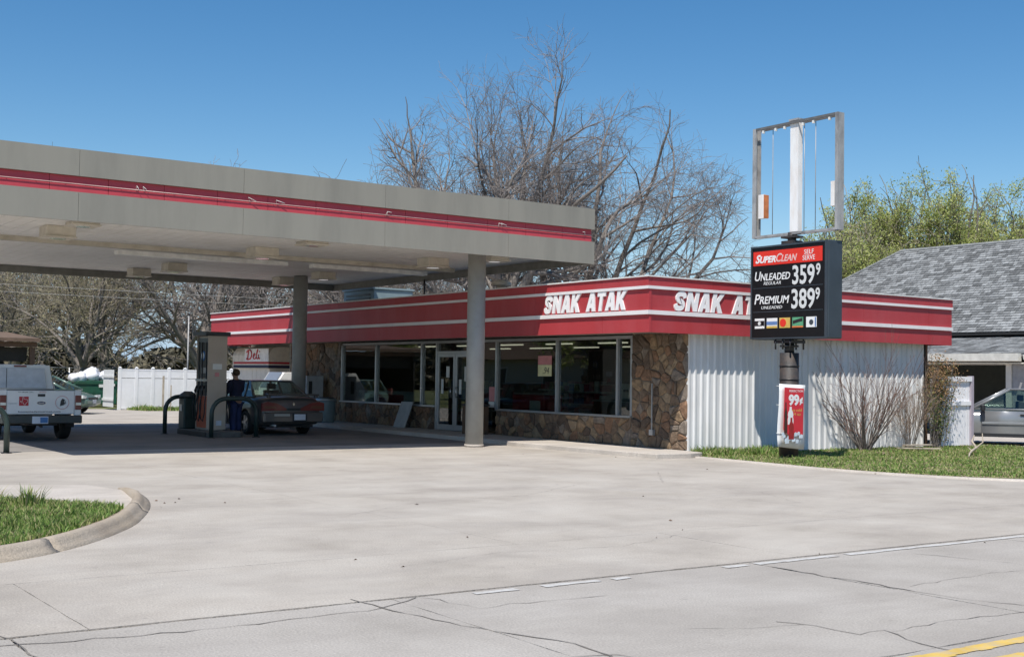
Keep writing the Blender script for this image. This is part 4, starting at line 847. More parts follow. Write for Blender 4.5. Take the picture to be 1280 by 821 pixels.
# ------------------------------------------------------------------ vehicles
def loft(st, n_half):
    """st: list of rings of (x,y,z) right-half points from top centre to bottom centre; mirrored"""
    rings = []
    for r in st: rings.append(list(r)+[(-x, y, z) for x, y, z in reversed(r[1:-1])])
    k = len(rings[0]); m_ = MB(); vs = [p for r in rings for p in r]
    fs = [(i*k+j, i*k+(j+1) % k, (i+1)*k+(j+1) % k, (i+1)*k+j) for i in range(len(rings)-1) for j in range(k)]
    fs += [tuple(range(k-1, -1, -1)), tuple((len(rings)-1)*k+j for j in range(k))]; return m_.add(vs, fs, True)
def apply_mods(o):
    bpy.context.view_layer.update(); me = bpy.data.meshes.new_from_object(o.evaluated_get(bpy.context.evaluated_depsgraph_get())); o.modifiers.clear(); o.data = me
def body_ring(y, w, zt, zb, zs, crown=.03):
    """cross-section: zt top at centre, zs shoulder height (widest a bit below), zb bottom"""
    return [(0, y, zt+crown), (w*.45, y, zt+crown*.8), (w*.80, y, zt+crown*.1), (w*.93, y, zt-.045), (w*.985, y, zs), (w, y, zs-.16), (w*.985, y, (zs+zb)/2-.05), (w*.955, y, zb+.06), (w*.88, y, zb), (0, y, zb)]
def car_body(stations, m, parent, axles, wheel_r, W2, arch=1.13, lvl=1):
    o = loft([body_ring(*s) for s in stations], 10).build('body', m, parent)
    if lvl: q = o.modifiers.new('s', 'SUBSURF'); q.levels = lvl; q.render_levels = lvl
    apply_mods(o)
    for ya in axles:
        for s in (-1, 1):
            cu = MB().disc((s*(W2-.06), ya, wheel_r), wheel_r*arch, .42, 0, 28).build('cut', m, parent)
            b = o.modifiers.new('b', 'BOOLEAN'); b.operation = 'DIFFERENCE'; b.object = cu; b.solver = 'EXACT'; apply_mods(o); bpy.data.objects.remove(cu)
    o.data.materials.clear(); o.data.materials.append(m)
    for p_ in o.data.polygons: p_.use_smooth = True
    try: o.data.set_sharp_from_angle(angle=radians(35))
    except Exception: pass
    return o
def wheel(parent, x, y, r, w, spokes=5):
    s = 1 if x > 0 else -1
    t = MB(); prof = [(-.5, .62), (-.5, .88), (-.42, .97), (-.25, 1.0), (.25, 1.0), (.42, .97), (.5, .88), (.5, .62)]
    vs = []; n = 28
    for k in range(n):
        a = 2*pi*k/n
        for u, q in prof: vs.append((x+u*w, y+cos(a)*q*r, r+sin(a)*q*r))
    m_ = len(prof); t.add(vs, [(k*m_+j, k*m_+(j+1) % m_, ((k+1) % n)*m_+(j+1) % m_, ((k+1) % n)*m_+j) for k in range(n) for j in range(m_)], True)
    wh = t.build('wheel', M['tyre'], parent); mb = MB().disc((x+s*w*.12, y, r), r*.63, w*.5, 0, 24)
    for k in range(spokes):
        a = 2*pi*k/spokes; mb.cbox((x+s*w*.42, y+cos(a)*r*.32, r+sin(a)*r*.32), (w*.14, r*.6, r*.17), Matrix.Rotation(a, 3, 'X'))
    mb.disc((x+s*w*.44, y, r), r*.14, w*.12, 0, 12); mb.build('rim', M['rim'], wh); return wh
def quad(mb, a, b, c, d, t=.012):
    """thick quad panel"""
    a, b, c, d = map(Vector, (a, b, c, d)); n = (b-a).cross(d-a).normalized()*t
    return mb.add([a, b, c, d, a+n, b+n, c+n, d+n], [(0, 1, 2, 3), (7, 6, 5, 4), (0, 4, 5, 1), (1, 5, 6, 2), (2, 6, 7, 3), (3, 7, 4, 0)])
def cabin(parent, m, zb, zt, yfb, yft, yrt, yrb, wb, wt, splits=(), bar=.03, crown=.035, gl=None, rear_w=None):
    """greenhouse: y is forward. yfb/yft windscreen base/top, yrb/yrt rear window base/top. splits: side pillar positions"""
    gl = gl or M['carglass']; rw = rear_w or wb
    B = {'fl': (-wb, yfb, zb), 'fr': (wb, yfb, zb), 'rl': (-rw, yrb, zb), 'rr': (rw, yrb, zb)}
    T = {'fl': (-wt*.95, yft, zt-.03), 'fr': (wt*.95, yft, zt-.03), 'rl': (-wt*.95, yrt, zt-.03), 'rr': (wt*.95, yrt, zt-.03)}
    # roof: crowned grid
    nu, nv = 6, 6; vs = []
    for lay in (0, -.025):
        for j in range(nv+1):
            for i in range(nu+1):
                u = i/nu*2-1; v = j/nv; y = yrt-.03+(yft+.03-yrt+.03)*v
                z = zt-.03+crown*(1-u*u*.9)*(1-(2*v-1)**2*.55)+lay
                vs.append((u*(wt*.97), y, z))
    k = (nu+1)*(nv+1); fs = []
    for j in range(nv):
        for i in range(nu):
            q = (j*(nu+1)+i, j*(nu+1)+i+1, (j+1)*(nu+1)+i+1, (j+1)*(nu+1)+i); fs += [q, tuple(k+x for x in reversed(q))]
    edge = [i for i in range(nu+1)]+[(j)*(nu+1)+nu for j in range(1, nv+1)]+[nv*(nu+1)+i for i in range(nu-1, -1, -1)]+[j*(nu+1) for j in range(nv-1, 0, -1)]
    for a, b in zip(edge, edge[1:]+edge[:1]): fs.append((a, a+k, b+k, b))
    roof = MB().add(vs, fs, True).build('roof', m, parent)
    pil = MB()
    for s in ('fl', 'fr', 'rl', 'rr'): pil.tube([B[s], T[s]], [bar*1.4, bar], 6)
    for s in ('l', 'r'):
        pil.tube([B['f'+s], B['r'+s]], bar*.7, 5); pil.tube([T['f'+s], T['r'+s]], bar, 6)
        for y in splits:
            tt = (y-yrb)/(yfb-yrb); b = Vector(B['r'+s]).lerp(Vector(B['f'+s]), tt); y2 = max(min(y, yft-.05), yrt+.05); t2 = (y2-yrt)/(yft-yrt); c = Vector(T['r'+s]).lerp(Vector(T['f'+s]), t2); pil.tube([b, c], bar*.9, 5)
    pil.tube([B['fl'], B['fr']], bar*.6, 5); pil.tube([B['rl'], B['rr']], bar*.6, 5); pil.build('pillar', m, parent)
    def pane(nm, *p):
        c = sum((Vector(q) for q in p), Vector())/4; return MB().add([c+(Vector(q)-c)*.985 for q in p], [(0, 1, 2, 3)]).build(nm, gl, parent)
    pane('windscreen', B['fl'], B['fr'], T['fr'], T['fl']); pane('rear_window', B['rr'], B['rl'], T['rl'], T['rr'])
    for s in ('l', 'r'):
        ys_ = [yrb]+sorted(splits)+[yfb]
        for a, b in zip(ys_[:-1], ys_[1:]):
            def bot(y): return Vector(B['r'+s]).lerp(Vector(B['f'+s]), (y-yrb)/(yfb-yrb))
            def top(y): y2 = yrt if y == yrb else yft if y == yfb else max(min(y, yft-.05), yrt+.05); return Vector(T['r'+s]).lerp(Vector(T['f'+s]), (y2-yrt)/(yft-yrt))
            pane('side_window', bot(a), bot(b), top(b), top(a))
def seats(parent, y, z, w=.42, zt=None):
    for s in (-1, 1): MB().box(s*.36-w/2, s*.36+w/2, y-.06, y+.08, z-.35, z+.18).box(s*.36-.12, s*.36+.12, y-.05, y+.05, z+.2, z+.36).build('seat', M['seat'], parent, bevel=.02)

def make_sedan(loc, rot, label):
    t = thing('parked_car', label, 'car', loc, rot); L = 4.7; W2 = .885; p = M['psilver']
    stn = [(0, W2*.80, .80, .36, .66), (.06, W2*.9, .93, .27, .72), (.3, W2*.97, .985, .24, .76), (.95, W2, .99, .22, .80), (1.5, W2, .93, .2, .80), (2.4, W2, .90, .19, .80), (3.2, W2, .90, .19, .78), (3.9, W2*.97, .83, .2, .72), (4.4, W2*.92, .74, .22, .63), (4.62, W2*.84, .66, .26, .56), (4.7, W2*.7, .58, .32, .50)]
    car_body(stn, p, t, (1.05, 3.72), .31, W2)
    cabin(t, p, .955, 1.40, 3.45, 2.75, 1.45, .72, W2*.86, W2*.70, (1.35, 2.3))
    for x in (-1, 1):
        for y in (1.05, 3.72): wheel(t, x*(W2-.115), y, .31, .2)
    seats(t, 2.2, .95); MB().box(-.6, .6, 1.28, 1.4, .75, 1.0).build('rear_seat', M['seat'], t, bevel=.02)
    box('rear_bumper', p, t, -W2*.93, W2*.93, -.06, .04, .34, .60, bevel=.03); box('bumper_strip', M['ceil'], t, -W2*.62, -.12, -.068, -.059, .50, .56, bevel=.003)
    box('licence_plate', M['plate'], t, .0, .31, -.075, -.0605, .40, .55); box('plate_recess', M['trim'], t, -.05, .36, -.0655, -.0585, .37, .575)
    for s in (-1, 1):
        MB().prism([(s*.86, .63), (s*.86, .83), (s*.72, .87), (s*.45, .82), (s*.2, .70), (s*.2, .64)], -.02, .06, 1).build('tail_light', M['tail'], t)
        MB().prism([(s*.80, .68), (s*.80, .76), (s*.52, .76), (s*.46, .70)], -.026, -.0205, 1).build('signal_lens', M['amber'], t)
    box('light_bar', M['trim'], t, -.2, .2, -.012, .06, .645, .70)
    MB().box(-.72, .72, -.01, .16, 1.025, 1.065).box(-.7, -.62, .02, .12, .96, 1.026).box(.62, .7, .02, .12, .96, 1.026).build('spoiler', p, t, bevel=.012)
    for s in (-1, 1): MB().cbox((s*.98, 3.15, 1.0), (.16, .1, .12)).build('wing_mirror', p, t, bevel=.02)
    MB().tube([(-.5, -.02, .26), (-.5, .5, .26)], .03, 10).build('exhaust_pipe', M['alu'], t)
    MB().box(-.7, .7, .3, 4.3, .2, .26).build('underbody', M['trim'], t)
    MB().prism([(-.03, .80), (0, .85), (.03, .80), (0, .76)], -.016, -.004, 1).build('emblem', M['chrome'], t); return t
make_sedan((13.62, 29.15, 0), 0, 'tan silver sedan parked at the pump seen from behind')

def make_truck(loc, rot, label):
    t = thing('pickup_truck', label, 'pickup truck', loc, rot); p = M['pwhite']; W2 = .87
    zb, zt = .52, 1.13
    o = MB()
    for s in (-1, 1):   # bed sides
        o.prism([(s*.87, zb), (s*.885, zb+.3), (s*.87, zt-.02), (s*.85, zt), (s*.78, zt), (s*.78, zb)], .03, 1.95, 1)
    o = o.box(-.78, .78, 1.9, 1.95, zb, zt).box(-.78, .78, .06, 1.9, .60, .66).build('bed', p, t)
    for s in (-1, 1):
        cu = MB().disc((s*.8, 1.05, .36), .43, .42, 0, 28).build('cut', p, t); b = o.modifiers.new('b', 'BOOLEAN'); b.object = cu; b.operation = 'DIFFERENCE'; apply_mods(o); bpy.data.objects.remove(cu)
    tg = MB().box(-.72, .72, -.02, .045, .60, zt-.005).build('tailgate', p, t, bevel=.014)
    for s in (-1, 1): box('corner_panel', p, t, s*.725, s*.875, -.01, .04, .52, zt, bevel=.012)
    box('tailgate_rail', M['trim'], t, -.72, .72, -.01, .05, zt-.003, zt+.012)
    F = -.0215
    box('gate_handle', M['black'], tg, -.08, .08, F-.006, F, .99, 1.05, bevel=.002)
    em = MB().add([], []); poly = [(cos(2*pi*k/24)*.10, .85+sin(2*pi*k/24)*.042) for k in range(24)]
    e1 = MB().prism(poly, F-.008, F, 1).build('oval_emblem', M['chrome'], tg); MB().prism([(a*.9, .85+(b-.85)*.85) for a, b in poly], F-.010, F-.0082, 1).build('emblem_field', mat('emblem_dark_blue', (.02, .04, .12), .3), e1)
    text('emblem_script', 'Ford', M['chrome'], e1, '-Y', F-.0101, -.055, .055, .832, .87, shear=.3, ext=.002)
    sq = MB().box(-.47, -.27, F-.003, F, .79, .99).build('red_sticker', M['redplastic'], tg)
    tex = [(.36, .98), (.50, .98), (.50, .76), (.92, .68), (.96, .45), (.74, .22), (.66, .04), (.52, .1), (.42, .32), (.32, .36), (.24, .3), (.08, .5), (.36, .5)]
    lw = MB(); P_ = [(-.46+a*.18, .80+b*.18) for a, b in tex]
    for a, b in zip(P_, P_[1:]+P_[:1]): lw.tube([(a[0], F-.005, a[1]), (b[0], F-.005, b[1])], .005, 4)
    lw.build('state_outline', M['paperwhite'], sq)
    lw = MB(); ring = [(.45+cos(2*pi*k/28)*.145, F-.001, .86+sin(2*pi*k/28)*.145) for k in range(29)]; lw.tube(ring, .006, 4); lw.build('ring_sticker', M['pinkish'], tg)
    MB().prism([(.40, .78), (.42, .90), (.45, .95), (.50, .93), (.49, .87), (.52, .86), (.47, .80)], F-.003, F, 1).tube([(.47, F-.002, .80), (.53, F-.002, .85), (.50, F-.002, .92)], .006, 4).build('face_sticker', M['black'], tg)
    text('model_badge', 'RANGER', M['alu'], tg, '-Y', F, -.69, -.52, .825, .855, ext=.004)
    text('lettering', 'TO ORDER CALL', M['black'], tg, '-Y', F, -.50, -.17, 1.075, 1.1, ext=.002); text('lettering', '(800)', M['redplastic'], tg, '-Y', F, -.06, .10, 1.075, 1.1, ext=.002)
    text('lettering', 'homemadegourmet.com', M['black'], tg, '-Y', F, -.48, .42, .635, .675, ext=.002, bold=.02)
    for s in (-1, 1):
        tl = MB().box(s*.735, s*.872, -.03, .03, .70, 1.02).build('tail_light', M['tail'], t, bevel=.01); box('reverse_lens', M['lens'], tl, s*.745, s*.862, -.036, -.0305, .80, .86)
    bp = MB().box(-.86, .86, -.17, -.03, .40, .58).build('rear_bumper', mat('truck_bumper_grey', (.05, .055, .05), .5), t, bevel=.02)
    pl_ = box('licence_plate', M['plate'], t, -.22, .12, -.182, -.171, .40, .56); box('plate_tint', M['plateblue'], pl_, -.05, .11, -.1865, -.1825, .42, .54)
    MB().box(-.35, .35, -.05, .3, .36, .42).tube([(0, -.1, .33), (0, .1, .36)], .03, 8).build('hitch', M['rust'], t)
    # cab
    stn = [(1.98, .84, 1.08, .48, .98), (2.1, .87, 1.12, .40, 1.0), (2.9, .87, 1.12, .38, 1.0), (3.55, .87, 1.10, .38, .98), (4.2, .86, 1.05, .40, .94), (4.75, .83, .98, .42, .88), (4.95, .76, .86, .48, .78)]
    car_body(stn, p, t, (4.1,), .36, .87, 1.15)
    cabin(t, p, 1.12, 1.70, 3.95, 3.25, 2.22, 2.05, .80, .66, (2.9,), bar=.035)
    bk = MB().prism([(-.60, 1.15), (.60, 1.15), (.55, 1.62), (-.55, 1.62)], 1.93, 1.96, 1).build('window_board', mat('white_back_window_board', (.55, .58, .62), .4), t, bevel=.004)
    MB().prism([(-.78, 1.13), (.78, 1.13), (.67, 1.69), (-.67, 1.69)], 1.965, 2.04, 1).build('cab_back', p, t, bevel=.01)
    box('brake_lamp', M['tail'], t, -.14, .14, 1.94, 1.964, 1.64, 1.68); box('window_divider', M['trim'], bk, -.31, -.30, 1.922, 1.929, 1.16, 1.61)
    for s in (-1, 1):
        wheel(t, s*.76, 1.05, .36, .24); wheel(t, s*.76, 4.1, .36, .24); MB().cbox((s*1.0, 3.75, 1.2), (.2, .08, .2)).build('wing_mirror', M['trim'], t, bevel=.02)
        MB().cbox((s*.80, .62, .40), (.2, .02, .24)).build('mud_flap', M['tyre'], t)
    MB().box(-.4, .4, .3, 4.6, .42, .5).tube([(-.6, 1.05, .36), (.6, 1.05, .36)], .06, 8).tube([(0, 1.05, .36), (0, 3.2, .45)], .045, 8).build('chassis', M['rust'], t)
    seats(t, 2.7, 1.2); return t
make_truck((7.20, 28.42, 0), 0, 'white pickup truck with stickers on its tailgate under the canopy')

def make_suv(loc, rot, label, p, nm='parked_car', H=1.58, L=4.9, W2=.93, gl=None, cf=(4.05, 2.95)):
    t = thing(nm, label, 'car', loc, rot); k = H/1.58
    stn = [(0, W2*.86, .92*k, .36, .78*k), (.06, W2*.94, 1.0*k, .28, .84*k), (.4, W2*.99, 1.02*k, .25, .88*k), (1.2, W2, 1.01*k, .23, .88*k), (2.4, W2, .98*k, .22, .86*k), (3.4, W2, .96*k, .22, .84*k), (3.95, W2*.98, .94*k, .22, .80*k), (4.4, W2*.94, .85*k, .23, .72*k), (4.72, W2*.86, .74*k, .26, .62*k), (4.86, W2*.72, .62*k, .32, .54*k)]
    stn = [(y*L/4.9, *r_) for y, *r_ in stn]
    ax = (.98*L/4.9, 3.98*L/4.9)
    car_body(stn, p, t, ax, .33, W2)
    cabin(t, p, 1.0*k, H, cf[0]*L/4.9, cf[1]*L/4.9, .55, .22, W2*.89, W2*.72, (1.1, 1.95*L/4.9), bar=.032, gl=gl)
    for s in (-1, 1):
        for y in ax: wheel(t, s*(W2-.12), y, .33, .21)
        for y0, y1 in ((1.0*L/4.9, 1.99*L/4.9), (2.01*L/4.9, 3.22*L/4.9)):   # door panels just proud of the body
            X = s*(W2+.006); dd = [(s*(W2*.962+.006), .32), (s*(W2*.985+.008), .5), (s*(W2+.008), .7*k), (s*(W2*.99+.004), .84*k), (s*(W2*.945), .95*k)]
            vs = [(x-s*dx, y, z) for dx in (0, .02) for y in (y0, y1) for x, z in dd]; m_ = len(dd)
            fs = [(i, i+1, m_+i+1, m_+i) for i in range(m_-1)]+[(2*m_+i, 3*m_+i, 3*m_+i+1, 2*m_+i+1) for i in range(m_-1)]+[(i, 2*m_+i, 2*m_+i+1, i+1) for i in range(m_-1)]+[(m_+i, m_+i+1, 3*m_+i+1, 3*m_+i) for i in range(m_-1)]
            dr = MB().add(vs, fs, True).build('door', p, t); box('side_moulding', p, dr, s*(W2+.008), s*(W2+.03), y0+.02, y1-.02, .56, .62, bevel=.006)
            MB().cbox((s*(W2+.012), y0+.17, .86*k), (.035, .17, .04)).build('handle', M['trim'], dr, bevel=.008)
        MB().cbox((s*(W2+.10), 3.18*L/4.9, 1.04*k), (.2, .12, .17)).cbox((s*(W2-.02), 3.18*L/4.9, 1.0*k), (.14, .05, .05)).build('wing_mirror', M['trim'], t, bevel=.03)
        MB().prism([(s*.5, .64*k), (s*.84, .66*k), (s*.84, .80*k), (s*.5, .76*k)], 4.60*L/4.9, 4.78*L/4.9, 1).build('headlight', M['lens'], t, bevel=.01)
        MB().prism([(s*.72, .72), (s*.90, .72), (s*.90, 1.0), (s*.74, 1.0)], -.01, .12, 1).build('tail_light', M['tail'], t, bevel=.01)
        box('rocker_trim', M['trim'], t, s*(W2*.93), s*(W2*.975), 1.4*L/4.9, 3.5*L/4.9, .23, .315)
    box('front_bumper', p, t, -W2*.84, W2*.84, L-.2, L-.02, .34, .54, bevel=.05); box('grille', M['trim'], t, -.42, .42, L-.14, L-.045, .58*k, .70*k, bevel=.01)
    box('licence_plate', M['plate'], t, -.16, .16, L-.018, L-.008, .38, .52)
    seats(t, 2.2*L/4.9, 1.02*k); seats(t, 1.4*L/4.9, 1.02*k); MB().box(-.7, .7, .4, L-.5, .22, .28).build('underbody', M['trim'], t); return t
# heading: local +Y forward
def head(dx, dy): return atan2(-dx, dy)
h = head(-.6, .8); d = Vector((-.6, .8)).normalized(); left = Vector((-d.y, d.x))  # its left side faces the camera
wc = Vector((28.3, 20.15))   # ground point of the near front wheel
org = wc-d*3.98-left*.82
make_suv((org.x, org.y, 0), h, 'grey wagon parked behind the white board fence on the right', M['pgrey'], H=1.5, cf=(3.42, 2.5))
d = Vector((.80, -.60)).normalized(); org = Vector((13.35, 45.6))-d*4.35
make_suv((org.x, org.y, 0), head(d.x, d.y), 'sage green car parked beyond the pickup truck near the dumpster', M['pgreen'], H=1.36, L=4.45, W2=.86)

# ------------------------------------------------------------------ person at the pump
def make_person(loc, rot):
    t = thing('person', 'person in a navy jacket and blue jeans standing between dispenser and sedan', 'person', loc, rot)
    def skinfig(name, m, nodes, edges, lvl=2):
        me = bpy.data.meshes.new(name); me.from_pydata([n[:3] for n in nodes], edges, []); o = link(name, me, t, m)
        o.modifiers.new('k', 'SKIN'); me.skin_vertices[0].data[0].use_root = True
        for i, n in enumerate(nodes): me.skin_vertices[0].data[i].radius = (n[3], n[4] if len(n) > 4 else n[3])
        q = o.modifiers.new('s', 'SUBSURF'); q.levels = lvl; apply_mods(o)
        o.data.materials.clear(); o.data.materials.append(m)
        for p_ in o.data.polygons: p_.use_smooth = True
        return o
    # +Y is forward. body (skin) with head, arms and legs as one mesh
    N = [(0, 0, .90, .14, .11), (0, .0, 1.05, .145, .11), (0, -.01, 1.22, .17, .115), (0, -.01, 1.36, .15, .09), (0, .01, 1.43, .055), (0, .02, 1.49, .058), (0, .035, 1.55, .078, .092), (0, .03, 1.61, .070, .085),
         (.17, -.01, 1.34, .062), (.22, .03, 1.12, .047), (.18, .24, 1.04, .036), (.14, .34, 1.07, .026), (-.17, -.01, 1.34, .062), (-.22, .02, 1.12, .047), (-.17, .22, 1.00, .036), (-.12, .33, 1.0, .026),
         (.085, 0, .82, .095), (.10, .02, .47, .062), (.105, -.02, .10, .042), (-.085, 0, .82, .095), (-.10, -.01, .47, .062), (-.11, -.06, .10, .042)]
    E_ = [(0, 1), (1, 2), (2, 3), (3, 4), (4, 5), (5, 6), (6, 7), (3, 8), (8, 9), (9, 10), (10, 11), (3, 12), (12, 13), (13, 14), (14, 15), (0, 16), (16, 17), (17, 18), (0, 19), (19, 20), (20, 21)]
    body = skinfig('body', M['skin'], N, E_)
    J = [(0, 0, .86, .165, .13), (0, 0, 1.05, .17, .13), (0, -.01, 1.22, .19, .135), (0, -.01, 1.37, .165, .105), (0, 0, 1.435, .08), (.175, -.01, 1.34, .082), (.235, .03, 1.11, .066), (.185, .24, 1.035, .052), (-.175, -.01, 1.34, .082), (-.235, .02, 1.11, .066), (-.175, .22, .995, .052)]
    skinfig('jacket', M['jacket'], J, [(0, 1), (1, 2), (2, 3), (3, 4), (3, 5), (5, 6), (6, 7), (3, 8), (8, 9), (9, 10)])
    skinfig('jeans', M['jeans'], [(0, 0, .90, .155, .125), (.088, 0, .80, .115), (.102, .02, .47, .083), (.106, -.015, .09, .07), (-.088, 0, .80, .115), (-.102, -.01, .47, .083), (-.11, -.055, .09, .07)], [(0, 1), (1, 2), (2, 3), (0, 4), (4, 5), (5, 6)])
    for x, y in ((.106, -.02), (-.11, -.06)): skinfig('shoe', M['shoe'], [(x, y-.05, .045, .042), (x, y+.06, .04, .045), (x*1.08, y+.17, .032, .036)], [(0, 1), (1, 2)])
    skinfig('hair', M['hair'], [(0, -.02, 1.50, .066, .055), (0, -.02, 1.56, .088, .082), (0, -.005, 1.62, .094, .096), (0, .05, 1.66, .07, .055)], [(0, 1), (1, 2), (2, 3)])
    # face
    skinfig('nose', M['skin'], [(0, .118, 1.575, .012), (0, .138, 1.55, .013)], [(0, 1)], 1); MB().tube([(-.025, .122, 1.515), (0, .13, 1.513), (.025, .122, 1.515)], .006, 6).build('mouth', M['pinkish'], t)
    for s in (-1, 1):
        MB().tube([(s*.03, .108, 1.585), (s*.03, .118, 1.585)], .01, 8).build('eye', M['black'], t); skinfig('ear', M['skin'], [(s*.083, .03, 1.57, .01, .018), (s*.083, .028, 1.55, .008, .014)], [(0, 1)], 1)
    # hands: palm and five fingers, curled round what they hold
    for s, w_ in ((1, Vector((.14, .34, 1.07))), (-1, Vector((-.12, .33, 1.0)))):
        skinfig('palm', M['skin'], [(*w_, .024, .018), (*(w_+Vector((-s*.01, .045, .0))), .034, .016), (*(w_+Vector((-s*.015, .08, -.005))), .034, .014)], [(0, 1), (1, 2)])
        for k in range(4):
            b = w_+Vector((s*(.024-k*.017)-s*.015, .09, -.004)); L = (.030, .036, .038, .029)[k]
            skinfig('finger', M['skin'], [(*b, .009), (*(b+Vector((0, L, -.006))), .008), (*(b+Vector((0, L*1.25, -L*.9))), .0075), (*(b+Vector((0, L*.7, -L*1.5))), .007)], [(0, 1), (1, 2), (2, 3)], 1)
        b = w_+Vector((-s*.04, .035, -.005)); skinfig('thumb', M['skin'], [(*b, .011), (*(b+Vector((-s*.022, .03, -.012))), .0095), (*(b+Vector((-s*.012, .055, -.022))), .0085)], [(0, 1), (1, 2)], 1)
    return t
make_person((12.42, 30.05, 0), head(-.42, .9)).scale = (1.12, 1.12, 1.0)

# ------------------------------------------------------------------ rear yard: dumpster, fences, shed
c = thing('dumpster', 'green metal dumpster piled with white rubbish bags', 'dumpster', (16.15, 55.4, 0))
MB().prism([(-.9, 0.12), (-.9, .95), (-.75, 1.12), (.9, 1.12), (.9, .12)], -.75, .75, 1).build('container', M['dumpster'], c, bevel=.01); box('rim_band', M['dumpster'], c, -.95, .95, -.79, -.751, .98, 1.08)
box('side_pocket', M['black'], c, .55, .62, -.80, -.751, .25, 1.0); box('notice', M['paperwhite'], c, .1, .3, -.798, -.792, .84, .97); box('notice', M['paperwhite'], c, .62, .8, -.798, -.792, .9, 1.0)
for x in (-.7, .7):
    for y in (-.6, .6): MB().disc((x, y, .07), .07, .05, 0, 10).build('caster', M['tyre'], c)
rg = random.Random(4)
for i, (x, y, z, r_, lab) in enumerate(((15.55, 55.2, 1.22, .34, 'white rubbish bag at the left of the dumpster load'), (16.12, 55.3, 1.36, .40, 'biggest white rubbish bag on top of the dumpster'), (16.66, 55.2, 1.30, .28, 'bluish white rubbish bag at the right of the dumpster load'))):
    bm = bmesh.new(); bmesh.ops.create_icosphere(bm, subdivisions=3, radius=1)
    for v in bm.verts:
        q = 1+.16*sin(v.co.x*5+i)+.12*sin(v.co.y*7+v.co.z*4+i*2)+rg.uniform(-.03, .03); v.co *= q; v.co = Vector((v.co.x*r_*1.1, v.co.y*r_, max(v.co.z, -.7)*r_*.8))
    me = bpy.data.meshes.new('trash_bag'); bm.to_mesh(me); bm.free(); me.polygons.foreach_set('use_smooth', [True]*len(me.polygons)); o = link('trash_bag', me, None, M['bag']); o.location = (x, y, z); tag(o, lab, 'trash bag', 'rubbish bags on the dumpster')
vf = thing('vinyl_fence', 'long white vinyl fence behind the forecourt', 'fence', (15.77, 50.2, 0))
n = 17; sp_ = .68
pst = MB().box(-.06, .06, -.035, .06, 0, 1.70).build('post', M['vinyl'], vf); pst.location = (0, 0, 0)
capm = MB().add([(-.07, -.05, 1.702), (.07, -.05, 1.702), (.07, .07, 1.702), (-.07, .07, 1.702), (0, 0, 1.76)], [(0, 1, 2, 3), (0, 1, 4), (1, 2, 4), (2, 3, 4), (3, 0, 4)]).build('post_cap', M['vinyl'], pst)
bmx = MB(); 
for k in range(4): bmx.box(.075+k*.133, .075+k*.133+.129, -.015, .015, .08, 1.62)
brd = MB().box(.062, .617, -.02, .012, .1, 1.28).build('board', M['vinyl'], vf); top = MB().box(.062, .618, -.028, .03, 1.3, 1.34).box(.062, .618, -.02, .012, 1.342, 1.6).box(.062, .618, -.028, .03, 1.602, 1.66).build('rail', M['vinyl'], vf)
low = MB().box(.072, .608, -.03, .03, .03, .1).build('rail', M['vinyl'], vf)
for i in range(1, n):
    c2 = pst.copy(); COL.objects.link(c2); c2.location = (i*sp_, 0, 0); c3 = capm.copy(); COL.objects.link(c3); c3.parent = c2
    if i < n-1:
        for q in (brd, top, low): c2 = q.copy(); COL.objects.link(c2); c2.location = (i*sp_, 0, 0)
gf = thing('side_gate', 'weathered pale gate turning the corner left of the white fence', 'gate', (15.6, 50.4, 0), radians(88))
for k in range(7): box('board', M['corr'], gf, .05+k*.22, .25+k*.22, -.012, .012, .1, 1.62)
for z in (.35, 1.3): box('rail', M['corr'], gf, 0, 1.6, .013, .05, z, z+.09)
c = thing('metal_pole', 'thin tall metal pole rising behind the white vinyl fence', 'pole', (19.0, 51.3, 0)); MB().tube([(0, 0, 0), (0, 0, 4.0)], .035, 8).build('shaft', M['frame'], c); MB().tube([(0, 0, 4.0), (0, 0, 4.04)], .05, 8).build('cap', M['rust'], c)
c = thing('wooden_stake', 'taller grey stake standing in front of the white fence', 'stake', (17.3, 49.4, 0)); MB().cbox((0, 0, .7), (.07, .05, 1.4)).build('shaft', M['deadwood'], c)
c = thing('wooden_stake', 'short thin stake right of the taller grey stake', 'stake', (17.66, 49.5, 0)); MB().cbox((0, 0, .5), (.04, .04, 1.05)).build('shaft', M['deadwood'], c)
c = thing('carport_shed', 'dark open shed with a low brown roof at far left', 'shed', (10.5, 56.0, 0))
MB().prism([(-2.9, 2.72), (-2.9, 2.86), (3.0, 3.25), (3.0, 3.1)], -6.2, 2.85, 0).build('roof', M['shingleb'], c)
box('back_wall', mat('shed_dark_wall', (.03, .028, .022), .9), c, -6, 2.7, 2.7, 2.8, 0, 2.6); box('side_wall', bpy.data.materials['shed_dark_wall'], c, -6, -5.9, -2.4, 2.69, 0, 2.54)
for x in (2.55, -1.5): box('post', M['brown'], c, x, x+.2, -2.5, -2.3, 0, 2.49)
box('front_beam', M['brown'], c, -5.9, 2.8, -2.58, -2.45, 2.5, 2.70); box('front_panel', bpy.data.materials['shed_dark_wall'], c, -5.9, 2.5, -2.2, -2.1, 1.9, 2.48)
c = thing('chain_link_fence', 'chain link fence with galvanised posts beyond the green car', 'fence', (12.8, 62, 0))
for k in range(6): MB().tube([(k*1.4, 0, 0), (k*1.4, 0, 1.7)], .035, 8).build('post', M['alu'], c)
for z in (1.68, .1): MB().tube([(0, 0, z), (7, 0, z)], .022, 6).build('rail', M['alu'], c)
mb = MB()
for k in range(-8, 35):
    for s in (-1, 1):
        x0 = k*.2; a = (x0, .1); b = (x0+s*1.5, 1.6); 
        if 0 <= min(a[0], b[0]) and max(a[0], b[0]) <= 7: mb.tube([(a[0], 0, a[1]), (b[0], 0, b[1])], .006, 3, caps=False)
